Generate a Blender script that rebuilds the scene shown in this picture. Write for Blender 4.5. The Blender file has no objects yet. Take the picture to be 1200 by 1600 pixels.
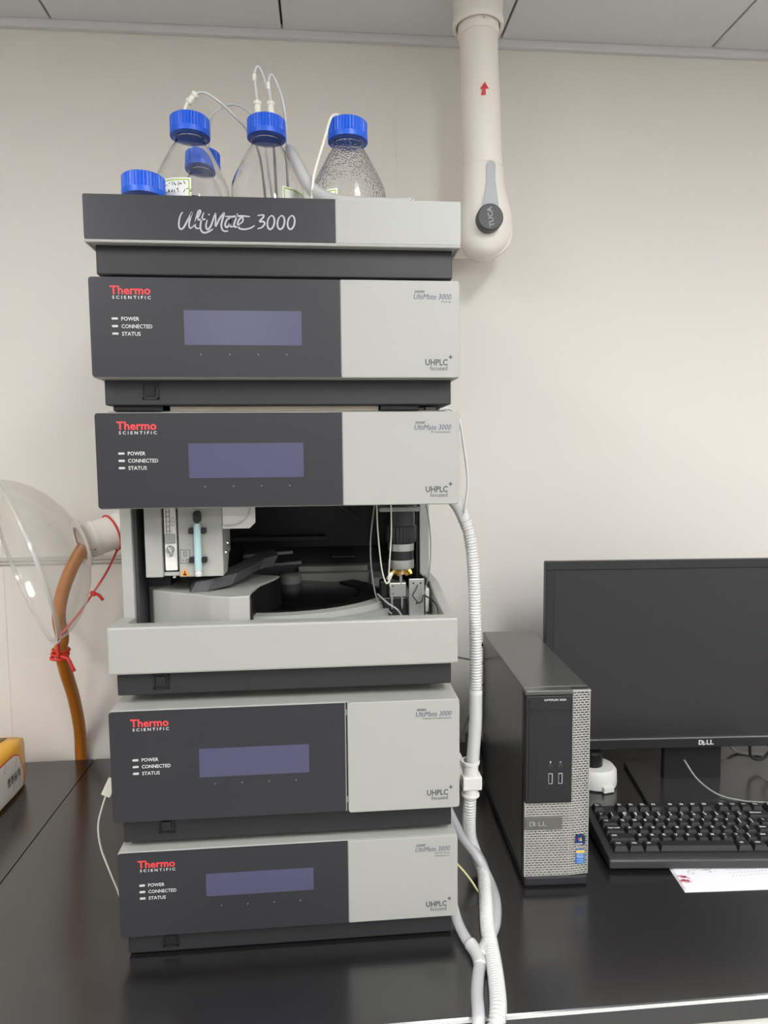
import bpy, bmesh, math, random
from mathutils import Vector, Matrix
random.seed(7)
PI = math.pi
S = bpy.context.scene
COL = S.collection

# ---------------------------------------------------------------- camera
def cam_setup():
    yaw, pitch, roll = .0854, .0833, -.0092
    cy, sy, cp, sp = math.cos(yaw), math.sin(yaw), math.cos(pitch), math.sin(pitch)
    fwd = Vector((sy*cp, cy*cp, -sp)); right = Vector((cy, -sy, 0)); up = right.cross(fwd)
    r = math.cos(roll)*right + math.sin(roll)*up
    u = -math.sin(roll)*right + math.cos(roll)*up
    cd = bpy.data.cameras.new('camera'); cd.sensor_fit = 'VERTICAL'; cd.sensor_height = 36
    cd.lens = 1053.27/1600*36; cd.clip_start = .01
    co = bpy.data.objects.new('camera', cd); COL.objects.link(co)
    m = Matrix((r, u, -fwd)).transposed().to_4x4(); m.translation = (.0508, -.7988, .6187)
    co.matrix_world = m
    S.camera = co
cam_setup()

# ---------------------------------------------------------------- world, exposure
w = bpy.data.worlds.new('world'); S.world = w; w.use_nodes = True
w.node_tree.nodes['Background'].inputs[0].default_value = (.8, .85, .95, 1)
w.node_tree.nodes['Background'].inputs[1].default_value = .25
vs = S.view_settings
vs.view_transform = 'Standard'; vs.look = 'None'; vs.gamma = 1; vs.exposure = 0; vs.use_curve_mapping = False
CEIL_Z = 1.453
LAMP = 30.5                      # radiance of the ceiling light diffusers
# (x, y, half width, half depth) of the ceiling light panels set into the ceiling
LAMPS = [(.52, -1.25, .15, .6), (-1.0, -1.25, .15, .6), (2.0, -1.25, .15, .6), (-.45, -3.3, .15, .6), (1.0, -3.3, .15, .6), (2.3, -3.3, .15, .6)]

# ---------------------------------------------------------------- materials
def lin(c):
    return tuple((v/255/12.92 if v/255 <= .04045 else ((v/255+.055)/1.055)**2.4) for v in c)
MATS = {}
def mat(name, rgb, rough=.5, metal=0, spec=.5, noise=0, nscale=30, bump=0, bscale=200, emit=0, coat=0, ior=1.5):
    m = bpy.data.materials.new(name); m.use_nodes = True; nt = m.node_tree
    b = nt.nodes['Principled BSDF']; c = lin(rgb)
    b.inputs['Base Color'].default_value = (*c, 1); b.inputs['Roughness'].default_value = rough
    b.inputs['Metallic'].default_value = metal; b.inputs['IOR'].default_value = ior; b.inputs['Specular IOR Level'].default_value = spec
    if coat: b.inputs['Coat Weight'].default_value = coat; b.inputs['Coat Roughness'].default_value = .1
    if emit:
        b.inputs['Emission Color'].default_value = (*c, 1); b.inputs['Emission Strength'].default_value = emit
    tc = None
    if noise or bump:
        tc = nt.nodes.new('ShaderNodeTexCoord')
    if noise:
        n = nt.nodes.new('ShaderNodeTexNoise'); n.inputs['Scale'].default_value = nscale; n.inputs['Detail'].default_value = 5
        mx = nt.nodes.new('ShaderNodeMix'); mx.data_type = 'RGBA'
        mx.inputs['A'].default_value = (*[v*(1-noise) for v in c], 1)
        mx.inputs['B'].default_value = (*[min(1, v*(1+noise)) for v in c], 1)
        nt.links.new(tc.outputs['Object'], n.inputs['Vector'])
        nt.links.new(n.outputs['Fac'], mx.inputs['Factor'])
        nt.links.new(mx.outputs['Result'], b.inputs['Base Color'])
    if bump:
        n = nt.nodes.new('ShaderNodeTexNoise'); n.inputs['Scale'].default_value = bscale; n.inputs['Detail'].default_value = 3
        bp = nt.nodes.new('ShaderNodeBump'); bp.inputs['Strength'].default_value = bump; bp.inputs['Distance'].default_value = .001
        nt.links.new(tc.outputs['Object'], n.inputs['Vector'])
        nt.links.new(n.outputs['Fac'], bp.inputs['Height']); nt.links.new(bp.outputs['Normal'], b.inputs['Normal'])
    MATS[name] = m
    return m

mat('wall', (235, 228, 219), .55, noise=.015, nscale=3, bump=.03, bscale=400)
mat('ceiling', (222, 221, 220), .6, noise=.02, nscale=4)
mat('seam', (70, 70, 70), .8)
mat('wall_far', (214, 212, 208), .6, noise=.02, nscale=3)
mat('floor', (150, 149, 146), .5, noise=.1, nscale=6)
mat('bench', (28, 26, 27), .22, noise=.12, nscale=12, bump=.03, bscale=900, spec=.5, ior=2.05)
mat('bench_edge', (26, 26, 28), .4)
mat('bench_cabinet', (225, 222, 212), .5)
mat('light_plastic', (163, 162, 155), .45, noise=.01, nscale=20, bump=.05, bscale=1200)
mat('white_plastic', (222, 220, 213), .4, noise=.01)
mat('grey_plastic', (146, 146, 143), .5, noise=.02)
mat('mid_grey', (120, 120, 120), .5)
mat('dark_panel', (45, 45, 48), .38, noise=.03, nscale=8, spec=.42)
mat('dark_base', (36, 35, 37), .5, noise=.05, nscale=40, bump=.08, bscale=1500)
mat('black', (17, 17, 18), .45)
mat('black_gloss', (14, 14, 17), .18)
mat('charcoal', (66, 66, 66), .5)
mat('display', (74, 72, 98), .3, noise=.03, nscale=6)
mat('led', (190, 190, 186), .5)
mat('print_white', (215, 215, 212), .6)
mat('print_grey', (172, 172, 174), .5)
mat('print_red', (222, 66, 68), .6)
mat('print_dark', (72, 74, 78), .6)
mat('print_blue', (68, 78, 102), .6)
mat('print_black', (25, 25, 30), .6)
mat('cap_blue', (28, 98, 224), .38, noise=.03, nscale=15)
mat('fitting', (238, 235, 222), .4)
mat('duct', (252, 244, 233), .28, noise=.01)
mat('duct_grey', (190, 194, 194), .45)
mat('knob', (78, 78, 80), .45)
mat('red', (214, 60, 52), .5)
mat('red_string', (224, 62, 50), .55, noise=.15, nscale=80)
mat('hose_amber', (186, 112, 30), .35, noise=.1, nscale=30)
mat('orange_pack', (255, 184, 52), .3, noise=.08, nscale=14)
mat('white_pack', (240, 232, 222), .3, noise=.04, nscale=20, bump=.3, bscale=40)
mat('lime', (168, 200, 60), .5)
mat('label_white', (246, 245, 238), .6)
mat('case', (70, 70, 68), .22, noise=.05, nscale=200, bump=.05, bscale=1500, ior=1.8)
mat('case_black', (31, 31, 33), .4)
mat('grille', (178, 175, 168), .4, metal=.15, noise=.03)
mat('plate_metal', (120, 120, 112), .35, metal=.6)
mat('chrome', (215, 215, 215), .2, metal=1)
mat('steel', (176, 176, 172), .35, metal=.7)
mat('brass', (206, 160, 74), .3, metal=.9)
mat('monitor_black', (38, 37, 38), .4, noise=.05, nscale=60)
mat('screen', (46, 44, 45), .32, noise=.03, nscale=5)
mat('base_black', (44, 44, 43), .2, noise=.05, nscale=50, ior=1.9)
mat('key', (36, 36, 37), .45, bump=.1, bscale=1500)
mat('kb_body', (52, 52, 51), .38)
mat('paper', (240, 238, 240), .7, noise=.01)
mat('pink', (222, 130, 140), .6)
mat('sticker_navy', (30, 44, 92), .4)
mat('sticker_blue', (62, 118, 190), .4)
mat('sticker_gold', (220, 190, 90), .4)
mat('sticker_green', (120, 180, 70), .4)
mat('cyan_glass', (176, 205, 206), .25)
mat('cable_white', (225, 220, 205), .5)
mat('cable_yellow', (214, 204, 150), .5)
mat('cable_grey', (150, 150, 146), .5)
mat('rail', (206, 202, 196), .35, metal=.3)
mat('lid_beige', (214, 200, 182), .5, noise=.03)
mat('purple', (92, 76, 150), .5)
mat('warn_orange', (226, 150, 50), .5)

def glass_mat(name, color=(1, 1, 1), rough=0, ior=1.45, drops=False):
    m = bpy.data.materials.new(name); m.use_nodes = True; nt = m.node_tree
    b = nt.nodes['Principled BSDF']
    b.inputs['Base Color'].default_value = (*color, 1); b.inputs['Transmission Weight'].default_value = 1
    b.inputs['Roughness'].default_value = rough; b.inputs['IOR'].default_value = ior
    if drops:
        tc = nt.nodes.new('ShaderNodeTexCoord'); v = nt.nodes.new('ShaderNodeTexVoronoi')
        v.inputs['Scale'].default_value = 300
        r = nt.nodes.new('ShaderNodeMapRange'); r.inputs['From Min'].default_value = .25; r.inputs['From Max'].default_value = .5
        r.inputs['To Min'].default_value = 1; r.inputs['To Max'].default_value = 0
        bp = nt.nodes.new('ShaderNodeBump'); bp.inputs['Strength'].default_value = .5; bp.inputs['Distance'].default_value = .0006
        nt.links.new(tc.outputs['Object'], v.inputs['Vector']); nt.links.new(v.outputs['Distance'], r.inputs['Value'])
        nt.links.new(r.outputs['Result'], bp.inputs['Height']); nt.links.new(bp.outputs['Normal'], b.inputs['Normal'])
    MATS[name] = m
glass_mat('glass'); glass_mat('glass_drops', drops=True); glass_mat('water', ior=1.33)

def clear_plastic(name, tint, opacity, rough=.15, body=(.9, .9, .88)):
    m = bpy.data.materials.new(name); m.use_nodes = True; nt = m.node_tree
    nt.nodes.remove(nt.nodes['Principled BSDF']); out = nt.nodes['Material Output']
    tr = nt.nodes.new('ShaderNodeBsdfTransparent'); tr.inputs[0].default_value = (*tint, 1)
    pr = nt.nodes.new('ShaderNodeBsdfPrincipled'); pr.inputs['Base Color'].default_value = (*body, 1); pr.inputs['Roughness'].default_value = rough
    gl = nt.nodes.new('ShaderNodeBsdfGlossy'); gl.inputs['Roughness'].default_value = rough
    lw = nt.nodes.new('ShaderNodeLayerWeight'); pw = nt.nodes.new('ShaderNodeMath'); pw.operation = 'POWER'; pw.inputs[1].default_value = 4
    fr = nt.nodes.new('ShaderNodeMath'); fr.operation = 'MULTIPLY_ADD'; fr.inputs[1].default_value = .6; fr.inputs[2].default_value = .04
    nt.links.new(lw.outputs['Facing'], pw.inputs[0]); nt.links.new(pw.outputs[0], fr.inputs[0])
    m1 = nt.nodes.new('ShaderNodeMixShader'); m1.inputs[0].default_value = opacity
    m2 = nt.nodes.new('ShaderNodeMixShader')
    nt.links.new(tr.outputs[0], m1.inputs[1]); nt.links.new(pr.outputs[0], m1.inputs[2])
    nt.links.new(fr.outputs[0], m2.inputs[0]); nt.links.new(m1.outputs[0], m2.inputs[1]); nt.links.new(gl.outputs[0], m2.inputs[2])
    nt.links.new(m2.outputs[0], out.inputs[0])
    MATS[name] = m
clear_plastic('hood_clear', (.97, .965, .95), .2, .12, (.80, .77, .72))
clear_plastic('hood_edge', (.97, .965, .95), .38, .15, (.86, .84, .80))
clear_plastic('tube_clear', (.95, .95, .95), .55, .2, (.74, .74, .75))
clear_plastic('tube_frost', (.95, .95, .95), .84, .35, (.72, .71, .69))

# ---------------------------------------------------------------- mesh helpers
def wloc(p):
    v = Vector((0, 0, 0))
    while p is not None:
        v += p.location; p = p.parent
    return v
def link(name, me, m, parent=None, smooth=False, shift=True):
    o = bpy.data.objects.new(name, me); COL.objects.link(o)
    if m is not None and not me.materials: me.materials.append(MATS[m] if isinstance(m, str) else m)
    if parent is not None:
        if shift:
            me.transform(Matrix.Translation(-wloc(parent)))
        o.parent = parent
    if smooth:
        me.polygons.foreach_set('use_smooth', [True]*len(me.polygons))
    return o
def mesh(name, v, f, m, parent=None, smooth=False, shift=True):
    me = bpy.data.meshes.new(name); me.from_pydata([tuple(p) for p in v], [], f); me.update()
    return link(name, me, m, parent, smooth, shift)
def bmobj(name, bm, m, parent=None, smooth=False, shift=True):
    bmesh.ops.recalc_face_normals(bm, faces=bm.faces)
    me = bpy.data.meshes.new(name); bm.to_mesh(me); bm.free()
    return link(name, me, m, parent, smooth, shift)
def add_box(bm, lo, hi, bev=0, seg=2, mx=None):
    t = bmesh.new()
    bmesh.ops.create_cube(t, size=1)
    for v in t.verts:
        v.co = Vector([lo[i] + (v.co[i]+.5)*(hi[i]-lo[i]) for i in range(3)])
    if bev: bmesh.ops.bevel(t, geom=list(t.edges), offset=bev, segments=seg, affect='EDGES', profile=.5)
    if mx is not None: t.transform(mx)
    merge(bm, t)
def merge(bm, t):
    vm = {}
    for v in t.verts: vm[v] = bm.verts.new(v.co)
    for f in t.faces:
        try: bm.faces.new([vm[v] for v in f.verts])
        except ValueError: pass
    t.free()
def box(name, lo, hi, m, parent=None, bev=0, seg=2, mx=None, shift=True):
    bm = bmesh.new(); add_box(bm, lo, hi, bev, seg, mx)
    return bmobj(name, bm, m, parent, shift=shift)
def boxes(name, lst, m, parent=None, bev=0, shift=True):
    bm = bmesh.new()
    for lo, hi in lst: add_box(bm, lo, hi, bev, 1)
    return bmobj(name, bm, m, parent, shift=shift)
def prism(name, pts, a, b, axis, m, parent=None, bev=0, shift=True, seg=2):
    """pts: outline; axis 'y': (x,z) outline from y=a to b; 'z': (x,y); 'x': (y,z)"""
    bm = bmesh.new()
    def P(p, t):
        return {'y': (p[0], t, p[1]), 'z': (p[0], p[1], t), 'x': (t, p[0], p[1])}[axis]
    A = [bm.verts.new(P(p, a)) for p in pts]; B = [bm.verts.new(P(p, b)) for p in pts]
    n = len(pts)
    bm.faces.new(A); bm.faces.new(list(reversed(B)))
    for i in range(n): bm.faces.new([A[i], B[i], B[(i+1) % n], A[(i+1) % n]])
    bmesh.ops.recalc_face_normals(bm, faces=bm.faces)
    if bev: bmesh.ops.bevel(bm, geom=list(bm.edges), offset=bev, segments=seg, affect='EDGES', profile=.5)
    return bmobj(name, bm, m, parent, shift=shift)
def rrect(x0, x1, z0, z1, r, n=5, corners=(1, 1, 1, 1)):
    """rounded rectangle outline: corners = (bl, br, tr, tl)"""
    out = []
    for k, (cx, cz, a0, px, pz) in enumerate(((x0+r, z0+r, PI, x0, z0), (x1-r, z0+r, 1.5*PI, x1, z0), (x1-r, z1-r, 0, x1, z1), (x0+r, z1-r, .5*PI, x0, z1))):
        if corners[k]:
            for i in range(n+1):
                a = a0 + i/n*PI/2; out.append((cx+r*math.cos(a), cz+r*math.sin(a)))
        else: out.append((px, pz))
    return out
def frame_to(d):
    d = Vector(d).normalized(); h = Vector((0, 0, 1)) if abs(d.z) < .9 else Vector((1, 0, 0))
    a = d.cross(h).normalized(); return a, a.cross(d).normalized(), d
def add_lathe(bm, prof, seg=32, mx=None, radial=None, cap=True):
    """prof: (r, z) list; radial(i) -> radius factor"""
    rings = []
    for r, z in prof:
        ring = []
        for i in range(seg):
            a = 2*PI*i/seg; k = radial(i, r, z) if radial else 1
            p = Vector((r*k*math.cos(a), r*k*math.sin(a), z))
            ring.append(bm.verts.new(mx @ p if mx is not None else p))
        rings.append(ring)
    for A, B in zip(rings, rings[1:]):
        for i in range(seg): bm.faces.new([A[i], A[(i+1) % seg], B[(i+1) % seg], B[i]])
    if cap:
        if prof[0][0] > 1e-6: bm.faces.new(list(reversed(rings[0])))
        if prof[-1][0] > 1e-6: bm.faces.new(rings[-1])
def axis_mx(origin, d):
    a, b, c = frame_to(d)
    m = Matrix((a, b, c)).transposed().to_4x4(); m.translation = Vector(origin); return m
def lathe(name, prof, m, parent=None, seg=32, origin=(0, 0, 0), d=(0, 0, 1), smooth=True, radial=None, cap=True, shift=True):
    bm = bmesh.new(); mx = Matrix.Translation(origin) if tuple(d) == (0, 0, 1) else axis_mx(origin, d)
    add_lathe(bm, prof, seg, mx, radial, cap)
    o = bmobj(name, bm, m, parent, smooth, shift)
    if smooth: sharp(o)
    return o
def sharp(o, ang=35):
    me = o.data; bm = bmesh.new(); bm.from_mesh(me)
    for e in bm.edges:
        if len(e.link_faces) == 2 and e.calc_face_angle(0) > math.radians(ang): e.smooth = False
    bm.to_mesh(me); bm.free()
def crom(pts, n=8):
    P = [Vector(p) for p in pts]
    if len(P) == 2: return [P[0].lerp(P[1], i/n) for i in range(n+1)]
    Q = [2*P[0]-P[1]] + P + [2*P[-1]-P[-2]]; out = []
    for i in range(1, len(Q)-2):
        a, b, c, d = Q[i-1:i+3]
        for k in range(n):
            t = k/n
            out.append(.5*((2*b) + (c-a)*t + (2*a-5*b+4*c-d)*t*t + (3*b-a-3*c+d)*t**3))
    out.append(P[-1]); return out
def resample(P, step):
    L = [0]
    for a, b in zip(P, P[1:]): L.append(L[-1]+(b-a).length)
    n = max(2, int(L[-1]/step)); out = []; j = 0
    for i in range(n+1):
        s = L[-1]*i/n
        while j < len(L)-2 and L[j+1] < s: j += 1
        t = (s-L[j])/max(1e-9, L[j+1]-L[j]); out.append(P[j].lerp(P[j+1], min(1, max(0, t))))
    return out, L[-1]
def add_tube(bm, P, rad, seg=8, cap=True):
    n = len(P); T = [(P[min(i+1, n-1)]-P[max(i-1, 0)]).normalized() for i in range(n)]
    a, b, _ = frame_to(T[0]); rings = []
    for i in range(n):
        a = (a - T[i]*a.dot(T[i])).normalized(); b = T[i].cross(a)
        r = rad(i) if callable(rad) else rad
        rings.append([bm.verts.new(P[i] + r*(math.cos(2*PI*k/seg)*a + math.sin(2*PI*k/seg)*b)) for k in range(seg)])
    for A, B in zip(rings, rings[1:]):
        for k in range(seg): bm.faces.new([A[k], A[(k+1) % seg], B[(k+1) % seg], B[k]])
    if cap: bm.faces.new(list(reversed(rings[0]))); bm.faces.new(rings[-1])
def tube(name, pts, r, m, parent=None, seg=8, n=8, shift=True, raw=False):
    bm = bmesh.new(); P = [Vector(p) for p in pts] if raw else crom(pts, n)
    add_tube(bm, P, r, seg)
    o = bmobj(name, bm, m, parent, True, shift); return o
def corrugated(name, pts, r, pitch, m, parent=None, seg=14, depth=.24):
    P, L = resample(crom(pts, 12), pitch/4)
    bm = bmesh.new(); add_tube(bm, P, lambda i: r*(1, 1-depth*.4, 1-depth, 1-depth*.4)[i % 4], seg)
    return bmobj(name, bm, m, parent, True)
def ribbon(bm, P2, wd, place):
    """flat stroke of width wd along 2D points; place(x,z)->3D"""
    n = len(P2); L = []; R_ = []
    for i in range(n):
        t = (P2[min(i+1, n-1)]-P2[max(i-1, 0)])
        if t.length < 1e-9: t = Vector((1, 0))
        t.normalize(); nrm = Vector((-t.y, t.x))
        w_ = wd(i/(n-1)) if callable(wd) else wd
        L.append(bm.verts.new(place(*(P2[i]+nrm*w_/2)))); R_.append(bm.verts.new(place(*(P2[i]-nrm*w_/2))))
    for i in range(n-1): bm.faces.new([L[i], R_[i], R_[i+1], L[i+1]])

TXT = {}
def text_geo(s, bold=0, shear=0, space=1, align='LEFT'):
    k = (s, bold, shear, space, align)
    if k in TXT: return TXT[k]
    cu = bpy.data.curves.new('t', 'FONT'); cu.body = s; cu.size = 1; cu.offset = bold; cu.shear = shear
    cu.space_character = space; cu.resolution_u = 2; cu.align_x = align
    o = bpy.data.objects.new('t', cu); COL.objects.link(o)
    dg = bpy.context.evaluated_depsgraph_get(); dg.update()
    me = bpy.data.meshes.new_from_object(o.evaluated_get(dg))
    V = [(v.co.x, v.co.y) for v in me.vertices]; Fc = [tuple(p.vertices) for p in me.polygons]
    bpy.data.objects.remove(o); bpy.data.curves.remove(cu); bpy.data.meshes.remove(me)
    TXT[k] = (V, Fc); return TXT[k]
def text(name, s, place, x0, x1, z0, cap, m, parent, bold=0, shear=0, space=1, shift=True, align='LEFT'):
    """lettering: cap height `cap`, baseline z0, stretched to x0..x1 (x1 None = natural width)"""
    V, Fc = text_geo(s, bold, shear, space, align)
    if not V: return None
    mn = min(v[0] for v in V); mxx = max(v[0] for v in V); sc = cap/.70
    sx = (x1-x0)/(mxx-mn) if x1 is not None else sc
    return mesh(name, [place(x0+(x-mn)*sx, z0+y*sc) for x, y in V], Fc, m, parent, shift=shift)
def front(y): return lambda x, z: (x, y, z)

# ---------------------------------------------------------------- scene bookkeeping
def thing(name, label, cat, loc=(0, 0, 0), rz=0, group=None):
    o = bpy.data.objects.new(name, None); COL.objects.link(o)
    o.location = loc; o.rotation_euler = (0, 0, rz); o.empty_display_size = .02
    return tag(o, label, cat, group)
def tag(o, label, cat, group=None):
    o['label'] = label; o['category'] = cat
    if group: o['group'] = group
    return o
def struct(o, label=None, cat=None):
    o['kind'] = 'structure'
    if label: o['label'] = label
    if cat: o['category'] = cat
    return o

# ================================================================= ROOM
WY = .62                       # plane of the wall behind the bench
X0, X1, YB, FZ = -2.3, 2.9, -5.2, -.78
struct(box('wall_back', (X0, WY, FZ), (X1, WY+.1, CEIL_Z+.1), 'wall'), 'off white smooth panel wall behind the black bench', 'wall')
struct(box('wall_left', (X0-.1, YB, FZ), (X0, WY+.1, CEIL_Z+.1), 'wall_far'), 'off white side wall far to the left of the bench', 'wall')
struct(box('wall_right', (X1, YB, FZ), (X1+.1, WY+.1, CEIL_Z+.1), 'wall_far'), 'off white side wall far to the right of the bench', 'wall')
struct(box('wall_front', (X0-.1, YB-.1, FZ), (X1+.1, YB, CEIL_Z+.1), 'wall_far'), 'off white wall across the room from the bench', 'wall')
struct(box('floor', (X0-.1, YB-.1, FZ-.1), (X1+.1, WY+.1, FZ), 'floor'), 'plain grey laboratory floor', 'floor')
ceil = struct(box('ceiling', (X0-.1, YB-.1, CEIL_Z+.012), (X1+.1, WY+.1, CEIL_Z+.1), 'seam'), 'light grey ceiling of wide panels with dark joints', 'ceiling')
# ceiling panels: each a slab with an open dark joint beside it
xs = [-2.236, -1.791, -1.346, -.901, -.4570, -.0205, .4165, .8600, 1.30, 1.745, 2.19, 2.635]
edges = [X0] + xs + [X1]
ypan = [WY-.012, -.65, -1.85, -2.7, -3.9, YB]
tile_me = {}
def lamp_at(xa, xb, ya, yb):
    return any(xa-.01 < lx < xb+.01 and yb < ly < ya for lx, ly, *_ in LAMPS)
for i in range(len(edges)-1):
    xa, xb = edges[i]+.0022, edges[i+1]-.0022
    for j in range(len(ypan)-1):
        ya, yb = ypan[j]-.001, ypan[j+1]+.001
        if lamp_at(xa, xb, ya, yb): continue
        k = (round(xb-xa, 4), j)
        if k not in tile_me:
            bm = bmesh.new(); add_box(bm, (0, yb, 0), (xb-xa, ya, .011), .0012, 1)
            bmesh.ops.recalc_face_normals(bm, faces=bm.faces)
            me = bpy.data.meshes.new('ceiling_panel'); bm.to_mesh(me); bm.free(); me.materials.append(MATS['ceiling']); tile_me[k] = me
        o = bpy.data.objects.new('ceiling_panel', tile_me[k]); COL.objects.link(o); o.location = (xa, 0, CEIL_Z); o.parent = ceil
struct(box('trim_1', (X0, WY-.012, CEIL_Z-.014), (X1, WY, CEIL_Z+.011), 'ceiling', bev=.002), 'light grey angle trim between wall and ceiling', 'trim')
tr2 = prism('trim_2', [(WY-.006, .4055), (WY-.006, .4105), (WY-.0035, .4115), (WY-.006, .4125), (WY-.006, .418), (WY-.004, .4195), (WY+.001, .4195), (WY+.001, .4035), (WY-.004, .4035)], X0, .204, 'x', 'rail')
struct(tr2, 'grooved pale metal rail along the wall beside the clear hood', 'trim')
struct(box('trim_3', (.2035, WY-.0010, .0), (.2055, WY+.001, CEIL_Z-.014), 'wall'), 'thin vertical joint strip in the wall behind the bottles', 'trim')
struct(box('trim_4', (-.6075, WY-.001, .0), (-.606, WY+.001, CEIL_Z-.014), 'wall'), 'faint vertical wall joint behind the clear hood', 'trim')

# ceiling light panels
em = mat('lamp_emit', (250, 252, 255), .5, emit=LAMP)
for k, (lx, ly, hw, hd) in enumerate(LAMPS):
    t = thing('ceiling_light', 'long white ceiling light panel in the ceiling over the room', 'light', (lx, ly, CEIL_Z), group='ceiling light panels')
    box('diffuser', (lx-hw+.015, ly-hd+.015, CEIL_Z-.002), (lx+hw-.015, ly+hd-.015, CEIL_Z+.006), 'lamp_emit', t)
    boxes('frame', [((lx-hw, ly-hd, CEIL_Z-.004), (lx+hw, ly-hd+.015, CEIL_Z+.01)), ((lx-hw, ly+hd-.015, CEIL_Z-.004), (lx+hw, ly+hd, CEIL_Z+.01)),
                    ((lx-hw, ly-hd+.015, CEIL_Z-.004), (lx-hw+.015, ly+hd-.015, CEIL_Z+.01)), ((lx+hw-.015, ly-hd+.015, CEIL_Z-.004), (lx+hw, ly+hd-.015, CEIL_Z+.01))], 'white_plastic', t)

# ================================================================= BENCH
BY0, BY1 = -.1165, .592
bench = thing('lab_bench', 'long black laboratory bench top with painted front edge highlight and cream cabinet', 'bench', (0, .25, 0))
bench['category'] = 'bench'
for xa, xb in ((-1.75, -.4345), (-.4325, 2.2)):
    pts = [(BY0, -.003), (BY0+.003, 0), (BY1, 0), (BY1, -.028), (BY0, -.028)]
    prism('worktop_panel', pts, xa, xb, 'x', 'bench', bench)
box('edge_highlight', (-1.75, BY0-.0008, -.0036), (2.2, BY0+.0016, -.0012), 'print_white', bench)  # white strip painted as the highlight on the worktop's front chamfer
box('cabinet_body', (-1.74, BY0+.006, FZ), (2.19, BY1-.02, -.028), 'bench_cabinet', bench)

# ================================================================= INSTRUMENT STACK
HW = .21; BACKY = .50
def lettering_left(parent, top, y, red0=-.1865, led_dz=.0465):
    p = front(y)
    text('lettering', 'Thermo', p, red0, red0+.0445, top-.0195, .0092, 'print_red', parent, bold=.022)
    text('lettering', 'SCIENTIFIC', p, red0+.0025, red0+.0445, top-.0247, .0034, 'print_white', parent, bold=.012, space=1.6)
    for k, s in enumerate(('POWER', 'CONNECTED', 'STATUS')):
        z = top - led_dz - .0083*k
        prism('indicator_light', rrect(red0+.001, red0+.0078, z-.0012, z+.0012, .0008, 3), y+.0004, y-.0006, 'y', 'led', parent)
        text('lettering', s, p, red0+.0115, red0+.0115+(.0195, .0335, .0205)[k], z-.0021, .0042, 'print_white', parent, bold=.008)
def lettering_right(parent, top, bot, y, sub):
    p = front(y)
    text('lettering', 'DIONEX', p, .1568, .1690, top-.0143, .0026, 'print_dark', parent, bold=.03, shear=.25)
    text('lettering', 'UltiMate 3000', p, .1558, .1998, top-.0216, .0062, 'print_blue', parent, bold=.0, shear=.25)
    for k, (s, wd) in enumerate(sub):
        text('lettering', s, p, .1998-wd, .1998, top-.0252-.0038*k, .0021, 'print_dark', parent, bold=.004, shear=.2)
    text('lettering', 'UHPLC', p, .1690, .1955, bot+.0150, .0069, 'print_dark', parent, bold=.024)
    text('lettering', 'focused', p, .1745, .1950, bot+.0092, .0048, 'print_dark', parent, bold=.006)
    prism('plus_mark', [(.1985, bot+.0222), (.1995, bot+.0222), (.1997, bot+.0238), (.2012, bot+.024), (.2012, bot+.025), (.1997, bot+.0252), (.1995, bot+.0268), (.1985, bot+.0268), (.1983, bot+.0252), (.1968, bot+.025), (.1968, bot+.024), (.1983, bot+.0238)], y+.0003, y-.0002, 'y', 'print_dark', parent)
def display(parent, x0, x1, z0, z1, y, dots_z=None, m='display'):
    prism('display_screen', rrect(x0, x1, z0, z1, .001, 2), y+.001, y-.0004, 'y', m, parent)
    if dots_z:
        for k in range(4):
            x = x0 + .0178 + .0323*k
            lathe('touch_key', [(.0006, 0), (.0006, .0005)], 'print_grey', parent, 8, (x, y, dots_z), (0, -1, 0))
def plinth(root, z0, z1, y=.0175, sw=True, hx=.2035, back=BACKY-.01):
    box('plinth', (-hx, y, z0), (hx, back, z1), 'dark_base', root, bev=.0012)
    if sw:
        zc = (z0+z1)/2 + .001; xc = -.1515; s = .0095
        o = boxes('power_switch', [((xc-s, y-.0015, zc-s), (xc+s, y+.0005, zc-s+.002)), ((xc-s, y-.0015, zc+s-.002), (xc+s, y+.0005, zc+s)),
                               ((xc-s, y-.0015, zc-s), (xc-s+.002, y+.0005, zc+s)), ((xc+s-.002, y-.0015, zc-s), (xc+s, y+.0005, zc+s))], 'black', root)
        prism('rocker', [(y-.0035, zc+.0062), (y-.001, zc-.0062), (y+.0005, zc-.0062), (y+.0005, zc+.0062)], xc-.0055, xc+.0055, 'x', 'case_black', o, bev=.0006)
def feet(root, z0, z1, pts=((-.17, .07), (.17, .07), (-.17, .44), (.17, .44))):
    for x, y in pts:
        lathe('foot', [(.014, z0), (.016, z0+.002), (.016, z1)], 'black', root, 20, (x, y, 0))
SPLIT = .0705
def front_panels(root, z0, z1, y, split=SPLIT):
    """glossy charcoal film panel on the left, pale cover on the right; returns both"""
    d = prism('control_panel', rrect(-HW+.0006, split, z0+.0012, z1-.0008, .0032, 4, (1, 0, 0, 1)), y+.003, y-.0008, 'y', 'dark_panel', root)
    l = prism('front_cover', rrect(split+.0006, HW-.0002, z0+.0006, z1-.0004, .0034, 4, (0, 1, 1, 0)), y+.004, y-.0006, 'y', 'light_plastic', root, bev=.0005, seg=1)
    return d, l

# --- detector (bottom)
t = thing('detector_module', 'lowest module of the instrument stack, charcoal panel standing on the bench', 'lab instrument', (0, .25, 0))
yd = .0085; z0, z1 = .0305, .1395
plinth(t, .003, .0335, y=.0175); feet(t, 0, .003)
box('housing', (-HW, yd, z0), (HW, BACKY, z1), 'light_plastic', t, bev=.003)
d, l = front_panels(t, z0, z1, yd)
lettering_left(d, z1, yd-.0010, -.1855, .0418); display(d, -.1045, .0272, .0785, .1075, yd-.0008, .0655)
lettering_right(l, z1+.0015, z0, yd-.0008, (('Diode Array', .019), ('Detector', .0195)))
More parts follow.
